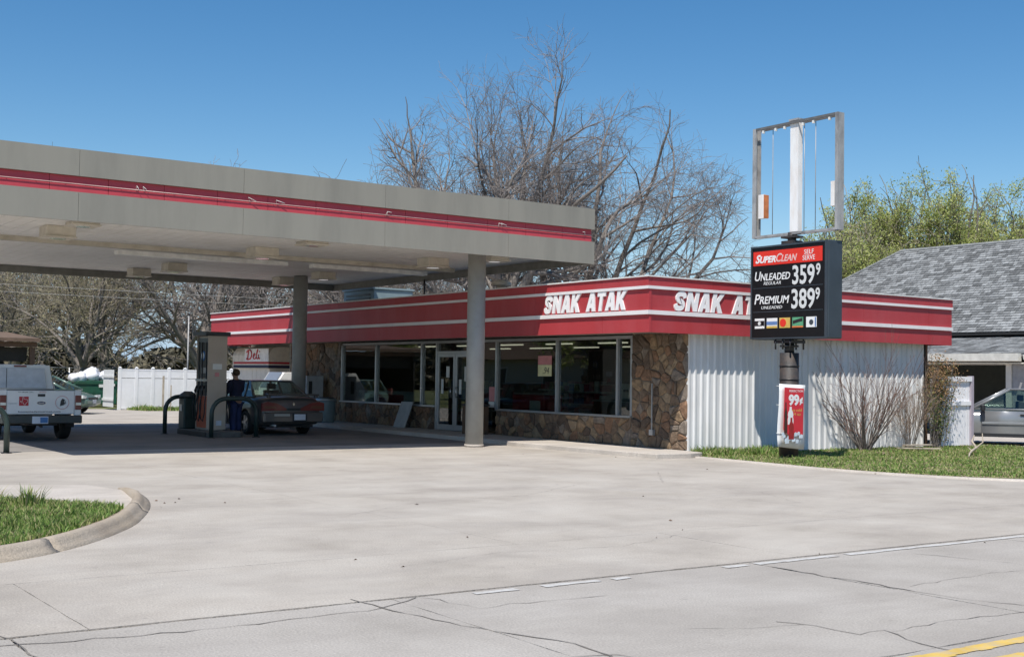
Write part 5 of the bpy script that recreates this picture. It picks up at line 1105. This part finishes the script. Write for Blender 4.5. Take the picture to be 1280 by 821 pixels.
mb.build('wire_mesh', M['alu'], c)['kind'] = 'stuff'
# board fence on the right
bf = thing('board_fence', 'white painted board fence at the right end of the store', 'fence', (26.05, 19.0, 0)); n = 11; bw = 1.42/n
b0 = MB().box(.004, bw-.006, -.012, .012, .06, 1.70).build('board', M['fencewood'], bf); b0.location = (.0, 0, 0); rg = random.Random(2)
for i in range(1, n): c2 = b0.copy(); COL.objects.link(c2); c2.location = (i*bw, rg.uniform(-.004, .004), rg.uniform(-.012, .012))
for z0, z1, q in ((1.66, 1.78, .05), (1.06, 1.16, .04)): box('rail', M['fencewood'], bf, 0, 1.45, -.014-q, -.0145, z0, z1)
box('post', mat('post_shade_lilac', (.42, .37, .42), .6, dirt=(.2, .16, .18), dirt_amt=.5, dirt_scale=6), bf, 1.425, 1.53, -.06, .06, 0, 1.80); box('post', M['fencewood'], bf, -.04, .0, .015, .1, 0, 1.7)  # lilac grey puts the shaded side of the white end post into its colour
# scrap planks and a fallen branch on the grass
for i, (x, y, a, L, lab) in enumerate(((24.1, 18.0, -35, 1.0, 'grey scrap plank lying lowest in the grass by the small bush'), (24.7, 18.5, 8, 1.2, 'pale scrap plank lying flat behind the lower plank'), (24.4, 18.25, -12, .8, 'short scrap plank between the two longer planks'))):
    c = thing('scrap_plank', lab, 'plank', (x, y, .07+.03*i), radians(a), 'scrap planks on the grass'); MB().cbox((0, 0, .03), (L, .1, .025)).build('board', M['deadwood'], c)
c = thing('fallen_branch', 'bare pale fallen branch on the grass in front of the grey wagon', 'branch', (24.2, 16.6, .06))
MB().tube([(-1.0, -.55, .0), (-.55, -.25, .02), (-.1, 0, .06), (.5, .3, .1), (.8, .62, .22), (.95, .66, .36)], [.012, .02, .026, .03, .024, .012], 7).tube([(.5, .3, .1), (.75, .3, .22), (.8, .35, .42)], [.02, .016, .01], 6).tube([(-.1, 0, .06), (.1, .25, .14)], [.014, .006], 6).build('limb', M['deadwood'], c)

# ------------------------------------------------------------------ neighbour house on the right
hx = 36.0; hs = thing('house', 'grey shingled house with a white gutter behind the grey wagon', 'house', (hx, 20, 0)); OH = (hx, 20, 0)
def hb(name, m, *a, **k): return box(name, m, hs, *a, off=OH, **k)
RX, RZ, RYE = 43.0, 7.08, 33.0
# roof decks
MB().add([(38.6, -14, 3.42), (38.6, 38.5, 3.42), (RX, RYE, RZ), (RX, -14, RZ), (47.4, 38.5, 3.42), (47.4, -14, 3.42)], [(0, 1, 2, 3), (3, 2, 4, 5), (1, 4, 2), (0, 3, 5), (0, 5, 4, 1)]).build('roof', M['shingle'], hs, OH)
def shingle_rows(x0, z0, x1, z1, y0, y1f, rows, w, seed):
    """courses of shingles as raised overlapping tabs; x0,z0 eave to x1,z1 ridge on a slope facing -X; y1f(x) end of course"""
    rg = random.Random(seed); mb = MB(); dx = (x1-x0)/rows; dz = (z1-z0)/rows; nrm = Vector((-(z1-z0), 0, x1-x0)).normalized()
    for r_ in range(rows):
        y = y0+rg.uniform(0, w); xa = x0+dx*r_; za = z0+dz*r_
        while y < y1f(xa):
            ww = w*rg.uniform(.55, 1.5); h = .012+rg.uniform(0, .012); a = Vector((xa-.02, 0, za)); b = Vector((xa+dx*1.05, 0, za+dz*1.05)); e = min(y+ww, y1f(xa))
            mb.add([(a.x, y, a.z), (a.x, e, a.z), (a.x+nrm.x*h, e, a.z+nrm.z*h), (a.x+nrm.x*h, y, a.z+nrm.z*h), (b.x+nrm.x*.006, e, b.z+nrm.z*.006), (b.x+nrm.x*.006, y, b.z+nrm.z*.006)], [(0, 1, 2, 3), (3, 2, 4, 5)]); y += ww+.012
    return mb
sh1 = shingle_rows(38.6, 3.43, RX, RZ+.01, 17.5, lambda x: 38.5-(x-38.6)/(RX-38.6)*5.5, 38, .26, 1).build('shingles', M['shingle'], hs, OH, fix=False); sh1['kind'] = 'stuff'
MB().tube([(RX, -14, RZ+.03), (RX, RYE, RZ+.03), (38.6, 38.5, 3.45)], .07, 6).build('ridge_cap', M['shingle'], hs, OH)
MB().add([(36.0, 4, 2.60), (36.0, 31, 2.60), (39.0, 31, 3.30), (39.0, 4, 3.30), (36.0, 4, 2.52), (36.0, 31, 2.52), (39.0, 31, 3.22), (39.0, 4, 3.22)], [(0, 1, 2, 3), (7, 6, 5, 4), (0, 4, 5, 1), (1, 5, 6, 2), (2, 6, 7, 3), (3, 7, 4, 0)]).build('porch_roof', M['shingle'], hs, OH)
shingle_rows(36.0, 2.605, 39.0, 3.31, 17.5, lambda x: 31, 13, .30, 2).build('shingles', M['shingle'], hs, OH, fix=False)['kind'] = 'stuff'
hb('wall', M['wallwhite'], 39.3, 39.45, 4, 36, 0, 3.9); hb('eave_shade_strip', M['dark'], 38.55, 39.2, 4, 38, 3.32, 3.40)  # black strip stands in for the shadow under the upper eave
gw = mat('gutter_cream', (.70, .68, .62), .5, dirt=(.4, .38, .33), dirt_amt=.3)
MB().prism([(35.86, 2.60), (35.80, 2.60), (35.82, 2.36), (36.0, 2.34), (36.0, 2.6)], 23.0, 31, 1).build('gutter', gw, hs, OH); MB().prism([(35.9, 2.56), (35.84, 2.56), (35.86, 2.40), (36.05, 2.38), (36.05, 2.56)], 4, 22.85, 1).build('gutter', gw, hs, OH)
hb('soffit', gw, 36.06, 39.3, 4, 31, 2.27, 2.31)
for y in (23.55, 22.9, 15.0, 8.): hb('porch_post', M['wallwhite'], 36.3, 36.5, y, y+.2, 0, 2.268)
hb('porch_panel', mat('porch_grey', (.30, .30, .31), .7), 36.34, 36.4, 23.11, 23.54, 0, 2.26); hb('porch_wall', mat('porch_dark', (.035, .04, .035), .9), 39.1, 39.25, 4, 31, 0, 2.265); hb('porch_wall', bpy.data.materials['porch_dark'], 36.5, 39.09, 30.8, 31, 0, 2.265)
wd_ = hb('window', M['glass'], 39.05, 39.09, 20.0, 21.6, .9, 2.0)
hb('door', M['brown'], 39.04, 39.09, 22.0, 22.95, 0, 2.05)
tag(sheet('driveway', [(28.5, 13), (62, 13), (62, 31), (33, 31), (28.4, 19.4)], .012, M['walk']), kind='structure')
for i in range(6): box('wall_siding', M['wallwhite'], hs, 39.27, 39.298, 4, 36, 2.35+i*.16, 2.49+i*.16, off=OH)
# house across the way, mirrored in the shop windows
c = thing('house', 'tan house with brown roof across the side street, outside the frame', 'house', (-14, 62, 0))
box('wall', M['cream'], c, -5, 5, -9, 9, 0, 2.8); MB().prism([(-5.6, 2.7), (0, 5.6), (5.6, 2.7)], -9.6, 9.6, 1).build('roof', M['shingleb'], c)
for y in (-6, -2, 3, 6): w_ = box('window', M['pumpdark'], c, 5.01, 5.04, y, y+1.2, 1.0, 2.1); box('frame', M['paperwhite'], w_, 5.005, 5.009, y-.1, y+1.3, .9, 2.2)
c = thing('overhead_wire', 'pair of thin power lines passing behind the canopy', 'power line', (0, 53, 0))
for z, y in ((5.0, 0), (4.72, .4)): MB().tube([(-10+i*4.0, y, z+.0004*(i*4-30)**2) for i in range(18)], .010, 4).build('cable', M['ceil'], c)

# ------------------------------------------------------------------ trees and bushes
def tubes_np(branches, name, m, parent, big=7):
    """branches: list of (pts, radii). Each becomes one tapered tube; thin ones get three sides"""
    VV = []; FF = []; base = 0; groups = {}
    for P, r in branches: groups.setdefault((len(P), big if r[0] > .05 else 4 if r[0] > .02 else 3), []).append((P, r))
    for (k, n), L in groups.items():
        P = np.array([b[0] for b in L], np.float32); r = np.array([b[1] for b in L], np.float32); B = len(L)
        d = np.gradient(P, axis=1); d /= np.linalg.norm(d, axis=2, keepdims=True)+1e-9
        ref = np.where(np.abs(d[:, :1, 2:3]) < .8, np.array([0, 0, 1.], np.float32), np.array([1., 0, 0], np.float32)); ref = np.broadcast_to(ref, d.shape)
        a = np.cross(d, ref); a /= np.linalg.norm(a, axis=2, keepdims=True)+1e-9; b = np.cross(d, a)
        th = np.arange(n)*2*np.pi/n
        V = P[:, :, None, :]+(a[:, :, None, :]*np.cos(th)[None, None, :, None]+b[:, :, None, :]*np.sin(th)[None, None, :, None])*r[:, :, None, None]
        idx = (np.arange(B)[:, None, None]*k*n+np.arange(k-1)[None, :, None]*n+np.arange(n)[None, None, :]); nx = (np.arange(B)[:, None, None]*k*n+np.arange(k-1)[None, :, None]*n+((np.arange(n)+1) % n)[None, None, :])
        F = np.stack([idx, nx, nx+n, idx+n], -1).reshape(-1, 4)+base
        VV.append(V.reshape(-1, 3)); FF.append(F); base += B*k*n
    me = mesh_np(name, np.concatenate(VV), np.concatenate(FF), 4); me.polygons.foreach_set('use_smooth', np.ones(len(me.polygons), bool)); return link(name, me, parent, m)
def rv(rg): 
    v = Vector((rg.gauss(0, 1), rg.gauss(0, 1), rg.gauss(0, 1))); return v.normalized()
def grow(rg, pos, d, L, r, lvl, maxl, out, tips, sp):
    n = 7 if lvl <= 1 else 5 if lvl == 2 else 4
    env = sp.get('env')
    P = [tuple(pos)]; rr_ = [r]; p = Vector(pos); d = d.normalized(); st = L/(n-1); end = max(sp['rmin'], r*(.42 if lvl < 2 else .35))
    kids = []
    for i in range(1, n):
        d = (d+rv(rg)*sp['wob'][min(lvl, 4)]+Vector((0, 0, sp['up'][min(lvl, 5)]))).normalized()
        if env:
            q_ = p+d*st; e = Vector((q_.x-env[0], q_.y-env[1], 0)).length/env[3], (q_.z-env[2])/(env[4] if q_.z > env[2] else env[4]*1.6); ee = e[0]**2+e[1]**2
            ee *= 1+.35*sin(3*atan2(q_.y-env[1], q_.x-env[0])+q_.z*.9)
            if ee > 1:
                if lvl <= 2: d = (d+(Vector((env[0], env[1], env[2]))-q_).normalized()*.3).normalized()
                st = max(st*.72, L/(n-1)*.35)
        p = p+d*st; t = i/(n-1); q = r+(end-r)*t; P.append(tuple(p)); rr_.append(q); kids.append((p.copy(), d.copy(), t, q))
    out[lvl].append((P, rr_))
    if lvl >= maxl: tips.append((P[1], P[2], P[-1])); return
    if env and lvl >= 2 and (Vector((p.x-env[0], p.y-env[1], 0)).length/env[3])**2+((p.z-env[2])/env[4])**2 > 1.45 and p.z > env[2]: return
    nk = sp['kids'][lvl]
    for k in range(nk):
        t = sp['t0'][min(lvl, 3)]+(1-sp['t0'][min(lvl, 3)])*(k+rg.random())/nk; i = min(len(kids)-1, max(0, int(round(t*(n-1)))-1)); kp, kd, kt, kq = kids[i]
        ax = kd.orthogonal().normalized(); ax.rotate(Matrix.Rotation(rg.uniform(0, 2*pi), 3, kd)); ang = radians(rg.uniform(*sp['ang'])); nd = kd.copy(); nd.rotate(Matrix.Rotation(ang, 3, ax))
        grow(rg, kp, nd, L*sp['len'][min(lvl, 4)]*rg.uniform(.7, 1.2)*(1.1-.35*kt), max(sp['rmin'], kq*rg.uniform(.5, .75)), lvl+1, maxl, out, tips, sp)
    # leader continues
    if lvl < maxl: grow(rg, p, d, L*sp['len'][min(lvl, 4)]*1.05, end, lvl+1, maxl, out, tips, sp)
BARE = dict(wob=[.10, .17, .23, .28, .32], up=[.05, .025, .02, .02, .0, -.03], kids=[4, 6, 6, 6, 6], t0=[.4, .28, .2, .15], ang=(25, 60), len=[.74, .66, .62, .60, .62], rmin=.008)
def add_leaves(tips, n, size, rg, jit, parent, name, m):
    g = np.random.default_rng(rg.randrange(9999)); T = np.array(tips, np.float32).reshape(-1, 3, 3); k = g.choice(g.integers(0, len(T), max(40, len(T)//2)), n); t = g.random((n, 1)).astype(np.float32)
    c = np.where(t < .5, T[k, 0]+(T[k, 1]-T[k, 0])*t*2, T[k, 1]+(T[k, 2]-T[k, 1])*(t*2-1))+g.normal(0, jit, (n, 3))
    u = g.normal(0, 1, (n, 3)); u /= np.linalg.norm(u, axis=1, keepdims=True); v = g.normal(0, 1, (n, 3)); v -= u*(u*v).sum(1, keepdims=True); v /= np.linalg.norm(v, axis=1, keepdims=True)
    s = size*g.uniform(.5, 1.4, (n, 1)); V = np.stack([c-u*s, c-v*s*.45, c+u*s, c+v*s*.45], 1).reshape(-1, 3); F = np.arange(n*4).reshape(-1, 4)
    return link(name, mesh_np(name, V, F, 4), parent, m)
def tree(label, loc, H, trunk_r, seed, sp=BARE, maxl=5, limbs=None, twig='twig', leaves=None, group=None, lean=(0, 0), name='bare_tree', bark='bark', clear=.2, lim_len=.42, spread=.55, nl=6):
    rg = random.Random(seed); out = [[] for _ in range(7)]; tips = []
    t = thing(name, label, 'tree', loc, 0, group)
    hc = H*clear; P = [(0, 0, -.2)]; p = Vector((0, 0, 0)); d = Vector((lean[0]*.3, lean[1]*.3, 1)).normalized()
    for i in range(5): p = p+d*hc/5; d = (d+rv(rg)*.05).normalized(); P.append(tuple(p))
    out[0].append((P, [trunk_r*1.35, trunk_r*1.12, trunk_r, trunk_r*.97, trunk_r*.93, trunk_r*.9]))
    limbs = limbs or [(360*k/nl+rg.uniform(-25, 25), spread*rg.uniform(.35, 1.15), rg.uniform(.85, 1.1)) for k in range(nl)]+[(rg.uniform(0, 360), .12, 1.1)]
    for az, tilt, sc in limbs:
        a = radians(az); nd = Vector((sin(a)*tilt+lean[0]*.5, cos(a)*tilt+lean[1]*.5, 1)); 
        grow(rg, Vector(P[-1])-d*rg.uniform(0, hc*.25), nd, H*lim_len*sc, trunk_r*rg.uniform(.45, .65), 1, maxl, out, tips, sp)
    mz = float(np.percentile([t_[2][2] for t_ in tips], 97)); k_ = 1. if sp.get('env') else H*.94/mz
    out = [[([(x_*k_, y_*k_, z_*k_) for x_, y_, z_ in b_[0]], b_[1]) for b_ in l_] for l_ in out]; tips = [tuple((x_*k_, y_*k_, z_*k_) for x_, y_, z_ in t_) for t_ in tips]
    tubes_np(out[0]+out[1]+out[2], 'trunk', M[bark], t, big=9)
    tubes_np([b for l in out[3:] for b in l], 'crown', M[twig], t)['kind'] = 'stuff'
    if leaves: add_leaves(tips, leaves[0], leaves[1], rg, leaves[2], t, 'leaves', M[leaves[3]])['kind'] = 'stuff'
    return t
# the pair of tall trees behind the store
tree('tall bare tree left of centre rising behind the canopy roof', (30.9, 45.0, 0), 15.6, .46, 21, clear=.26, lim_len=.38, sp=dict(BARE, kids=[4, 5, 6, 6, 5], rmin=.006, env=(.2, -.15, 10.4, 4.9, 5.8)), limbs=[(300, .95, 1.0), (310, .5, 1.1), (330, .22, 1.15), (125, .22, 1.2), (125, .5, 1.05), (90, .3, 1.1), (35, .6, .9), (215, .5, 1.0), (290, 1.4, .75)])
tree('tall bare tree with wide forked limbs behind the store roof', (35.9, 45.5, 0), 15.5, .38, 35, clear=.15, lim_len=.44, sp=dict(BARE, kids=[4, 5, 6, 5, 5], rmin=.006, env=(1.9, -1.2, 8.0, 4.7, 6.0)), limbs=[(125, .62, 1.2), (130, .36, 1.2), (115, 1.0, 1.05), (305, .15, 1.15), (300, .5, .9), (125, .1, 1.15), (35, .5, 1.0), (215, .5, 1.0), (125, 2.2, .7)])
tree('smaller bare tree left of the tall pair', (26.0, 49.5, 0), 11.5, .20, 5, spread=.42, clear=.3, lim_len=.30, nl=5, maxl=5, sp=dict(BARE, kids=[4, 5, 5, 4, 3], env=(0, 0, 8.6, 2.9, 3.0)))
# trees behind the white fence
for i, (x, y, H, r_, sd_, tw, lv, lab) in enumerate((
    (17.1, 60.0, 9.6, .20, 41, 'twigolive', (6000, .045, .12, 'bud'), 'budding tree with low drooping branches right of the shed'),
    (22.6, 59.0, 10.3, .42, 42, 'twig', None, 'thick multi limbed tree behind the white fence left of the dispenser'),
    (13.6, 66.0, 9.8, .26, 43, 'twigolive', (6000, .045, .14, 'bud'), 'olive budding tree standing behind the dark shed'),
    (27.0, 63.0, 10.4, .30, 44, 'twig', None, 'bare tree behind the deli end of the store'),
    (19.7, 70.0, 10.2, .30, 45, 'twigolive', None, 'far bare tree between the budding tree and the thick tree'),
    (33.0, 62.0, 10.2, .26, 46, 'twigolive', None, 'far bare tree seen between canopy and store roof beside the rear column'),
    (38.5, 61.0, 10.6, .28, 47, 'twig', None, 'far bare tree seen under the canopy right of the rooftop unit'))):
    tree(lab, (x, y, 0), H, r_, sd_, spread=.85, clear=.17, lim_len=.40, nl=6, twig=tw, leaves=lv, maxl=5 if i < 3 else 4, sp=dict(BARE, kids=[4, 5, 4, 4, 3], rmin=.009) if i < 3 else dict(BARE, kids=[4, 6, 6, 5, 4], rmin=.013))
# a farther row, copies of two light trees
far = tree('distant bare tree at the back of the yard, leftmost of its row', (9, 88, 0), 11.0, .25, 61, spread=.8, clear=.18, nl=6, maxl=4, sp=dict(BARE, kids=[4, 6, 6, 5, 4], rmin=.02), group='distant bare trees behind the yard')
for i, (x, y, s, lab) in enumerate(((20, 86, .95, 'distant bare tree behind the white fence, left of the pole'), (27, 90, 1.05, 'distant bare tree behind the white fence, right of the pole'), (35, 84, .9, 'distant bare tree behind the dispenser top'), (43, 88, 1.0, 'distant bare tree behind the rear column'), (51, 84, 1.0, 'distant bare tree behind the rooftop unit'), (59, 86, .95, 'distant bare tree behind the front column'), (66, 80, .85, 'distant bare tree behind the store roof corner'))):
    c = copy_tree(far); c.location = (x, y, 0); c.rotation_euler = (0, 0, i*1.3+.4); c.scale = (s*1.1, s*1.1, s); c['label'] = lab
# spring trees behind the house
SPR = dict(BARE, kids=[4, 6, 6, 4, 3], up=[.06, .05, .04, .03, .0, -.03], ang=(24, 56), rmin=.014)
for i, (x, y, H, r_, sd_, nlv, rx, rz, lab) in enumerate(((52.9, 38.7, 13.2, .30, 71, 30000, 2.5, 4.2, 'tallest yellow green spring tree rising behind the house ridge'), (49.9, 41.2, 12.2, .27, 72, 20000, 1.9, 4.0, 'spring tree with loose green crown right of the sign frame'),
    (56.0, 37.2, 12.0, .28, 73, 28000, 2.7, 3.8, 'round crowned spring tree right of the tallest one'), (46.6, 39.4, 10.2, .24, 74, 17000, 2.2, 3.2, 'thin spring tree seen through the empty sign frame'), (59.2, 35.6, 11.4, .26, 75, 22000, 2.4, 3.6, 'spring tree at the right edge of the photo'), (53.6, 43.0, 9.4, .22, 76, 30000, 3.4, 2.9, 'low pale spring tree behind the left hip of the house roof'))):
    H -= 1.1; tree(lab, (x, y, 0), H, r_, sd_, sp=dict(SPR, kids=[4, 5, 5, 4, 3], env=(0, 0, H-rz*.98, rx, rz)), maxl=4, spread=.45, clear=.3, lim_len=.42, nl=8, name='spring_tree', leaves=(int(nlv*1.15), .062, .19, 'leaf'), twig='twigolive')
# trees across the side street (for the reflections) and a low hedge line far away
tree('leafy tree by the tan house across the side street', (-8, 55, 0), 9, .25, 81, sp=SPR, maxl=4, spread=.5, name='spring_tree', leaves=(14000, .13, .16, 'leaf'))
tree('second leafy tree farther along the side street', (-6, 76, 0), 10, .25, 82, sp=SPR, maxl=4, spread=.5, name='spring_tree', leaves=(14000, .13, .16, 'leaf'))
M['brush'] = ramp_mat('far_brush_leaves', [(.1, (.07, .065, .045)), (.5, (.13, .12, .085)), (.9, (.19, .17, .12))], bump=0, island=True, scale=.3)
rg = np.random.default_rng(9); n = 120000; x = rg.uniform(-60, 190, n); y = 112-.25*x+rg.uniform(-6, 6, n); hgt = 4.2+1.5*np.sin(x*.11)+1.2*np.sin(x*.31+1)+.6*np.sin(x*.9); z = rg.uniform(0, 1, n)**.8*hgt
c_ = np.stack([x, y, z], 1)[:, None, :]; o_ = rg.normal(0, .24, (n, 4, 3)); V = (c_+o_).reshape(-1, 3)
tag(link('far_brush', mesh_np('far_brush', V, np.arange(n*4).reshape(-1, 4), 4), None, M['brush']), 'low brown and olive brush far beyond the yard', 'brush', kind='stuff')

def bush(label, loc, stems, h, spread, seed, m='twig', maxl=3, thick=.016, name='bare_bush', rmin=.0035, sp=None):
    rg = random.Random(seed); out = [[] for _ in range(7)]; tips = []; t = thing(name, label, 'bush', loc)
    sp = sp or dict(BARE, wob=[.06, .06, .12, .2, .25], up=[.03, .05, .05, .04, .02, 0], kids=[3, 4, 4, 3], ang=(14, 38), len=[.6, .55, .55, .5, .5], t0=[.3, .25, .2, .2], rmin=rmin)
    for k in range(stems):
        a = rg.uniform(0, 2*pi); q = rg.random()**.7*spread; d = Vector((cos(a)*q, sin(a)*q*.7, 1)); grow(rg, Vector((cos(a)*.16*rg.random(), sin(a)*.12*rg.random(), -.02)), d, h*rg.uniform(.6, 1.0)*.72, thick*rg.uniform(.7, 1.4), 1, maxl, out, tips, sp)
    tubes_np(out[1], 'stems', M['bark'], t)['kind'] = 'stuff'; tubes_np([b for l in out[2:] for b in l], 'twigs', M[m], t)['kind'] = 'stuff'; return t, tips
M['redtwig'] = mat('reddish_twigs', (.20, .12, .095), .9, var=.25, scale=1, island=.35)
M['paletwig'] = mat('pale_brown_stems', (.27, .20, .15), .9, var=.25, scale=1, island=.3)
bush('large bare fan shaped bush in front of the corrugated wall', (23.15, 18.75, .03), 34, 2.35, 1.15, 3, m='redtwig', thick=.019, sp=dict(BARE, wob=[.06, .06, .12, .2, .25], up=[.03, .04, .04, .04, .02, 0], kids=[3, 3, 3, 3], ang=(14, 38), len=[.6, .55, .55, .5, .5], t0=[.3, .3, .2, .2], rmin=.0032))
bush('small thin bare bush near the right end of the corrugated wall', (24.75, 18.75, .03), 18, 1.75, .45, 4, m='paletwig', thick=.010)
rg = random.Random(17); vt = thing('climbing_vine', 'brown and green climbing vine on the wall end and white fence', 'vine', (25.9, 18.8, 0)); vb = []; tp = []
for k in range(34):
    x = rg.uniform(-.16, .14); z = .0; y = rg.uniform(-.05, .12); P = [(x, y, z)]; H_ = rg.uniform(1.1, 2.25); m_ = 8
    for i in range(1, m_): x += rg.uniform(-.10, .13)+(.05 if i > 4 else 0); y += rg.uniform(-.05, .045); z += H_/(m_-1); P.append((x, y, z))
    vb.append((P, [.010]*4+[.006]*4)); tp += [(P[i], P[i+1], P[min(i+2, m_-1)]) for i in range(1, m_-1)]
tubes_np(vb, 'stems', M['bark'], vt)['kind'] = 'stuff'
add_leaves([t_ for t_ in tp if t_[0][2] > 1.15], 2600, .027, rg, .11, vt, 'brown_leaves', M['vineleaf'])['kind'] = 'stuff'; add_leaves([t_ for t_ in tp if t_[0][2] <= 1.25], 1500, .03, rg, .08, vt, 'green_leaves', M['vinegreen'])['kind'] = 'stuff'
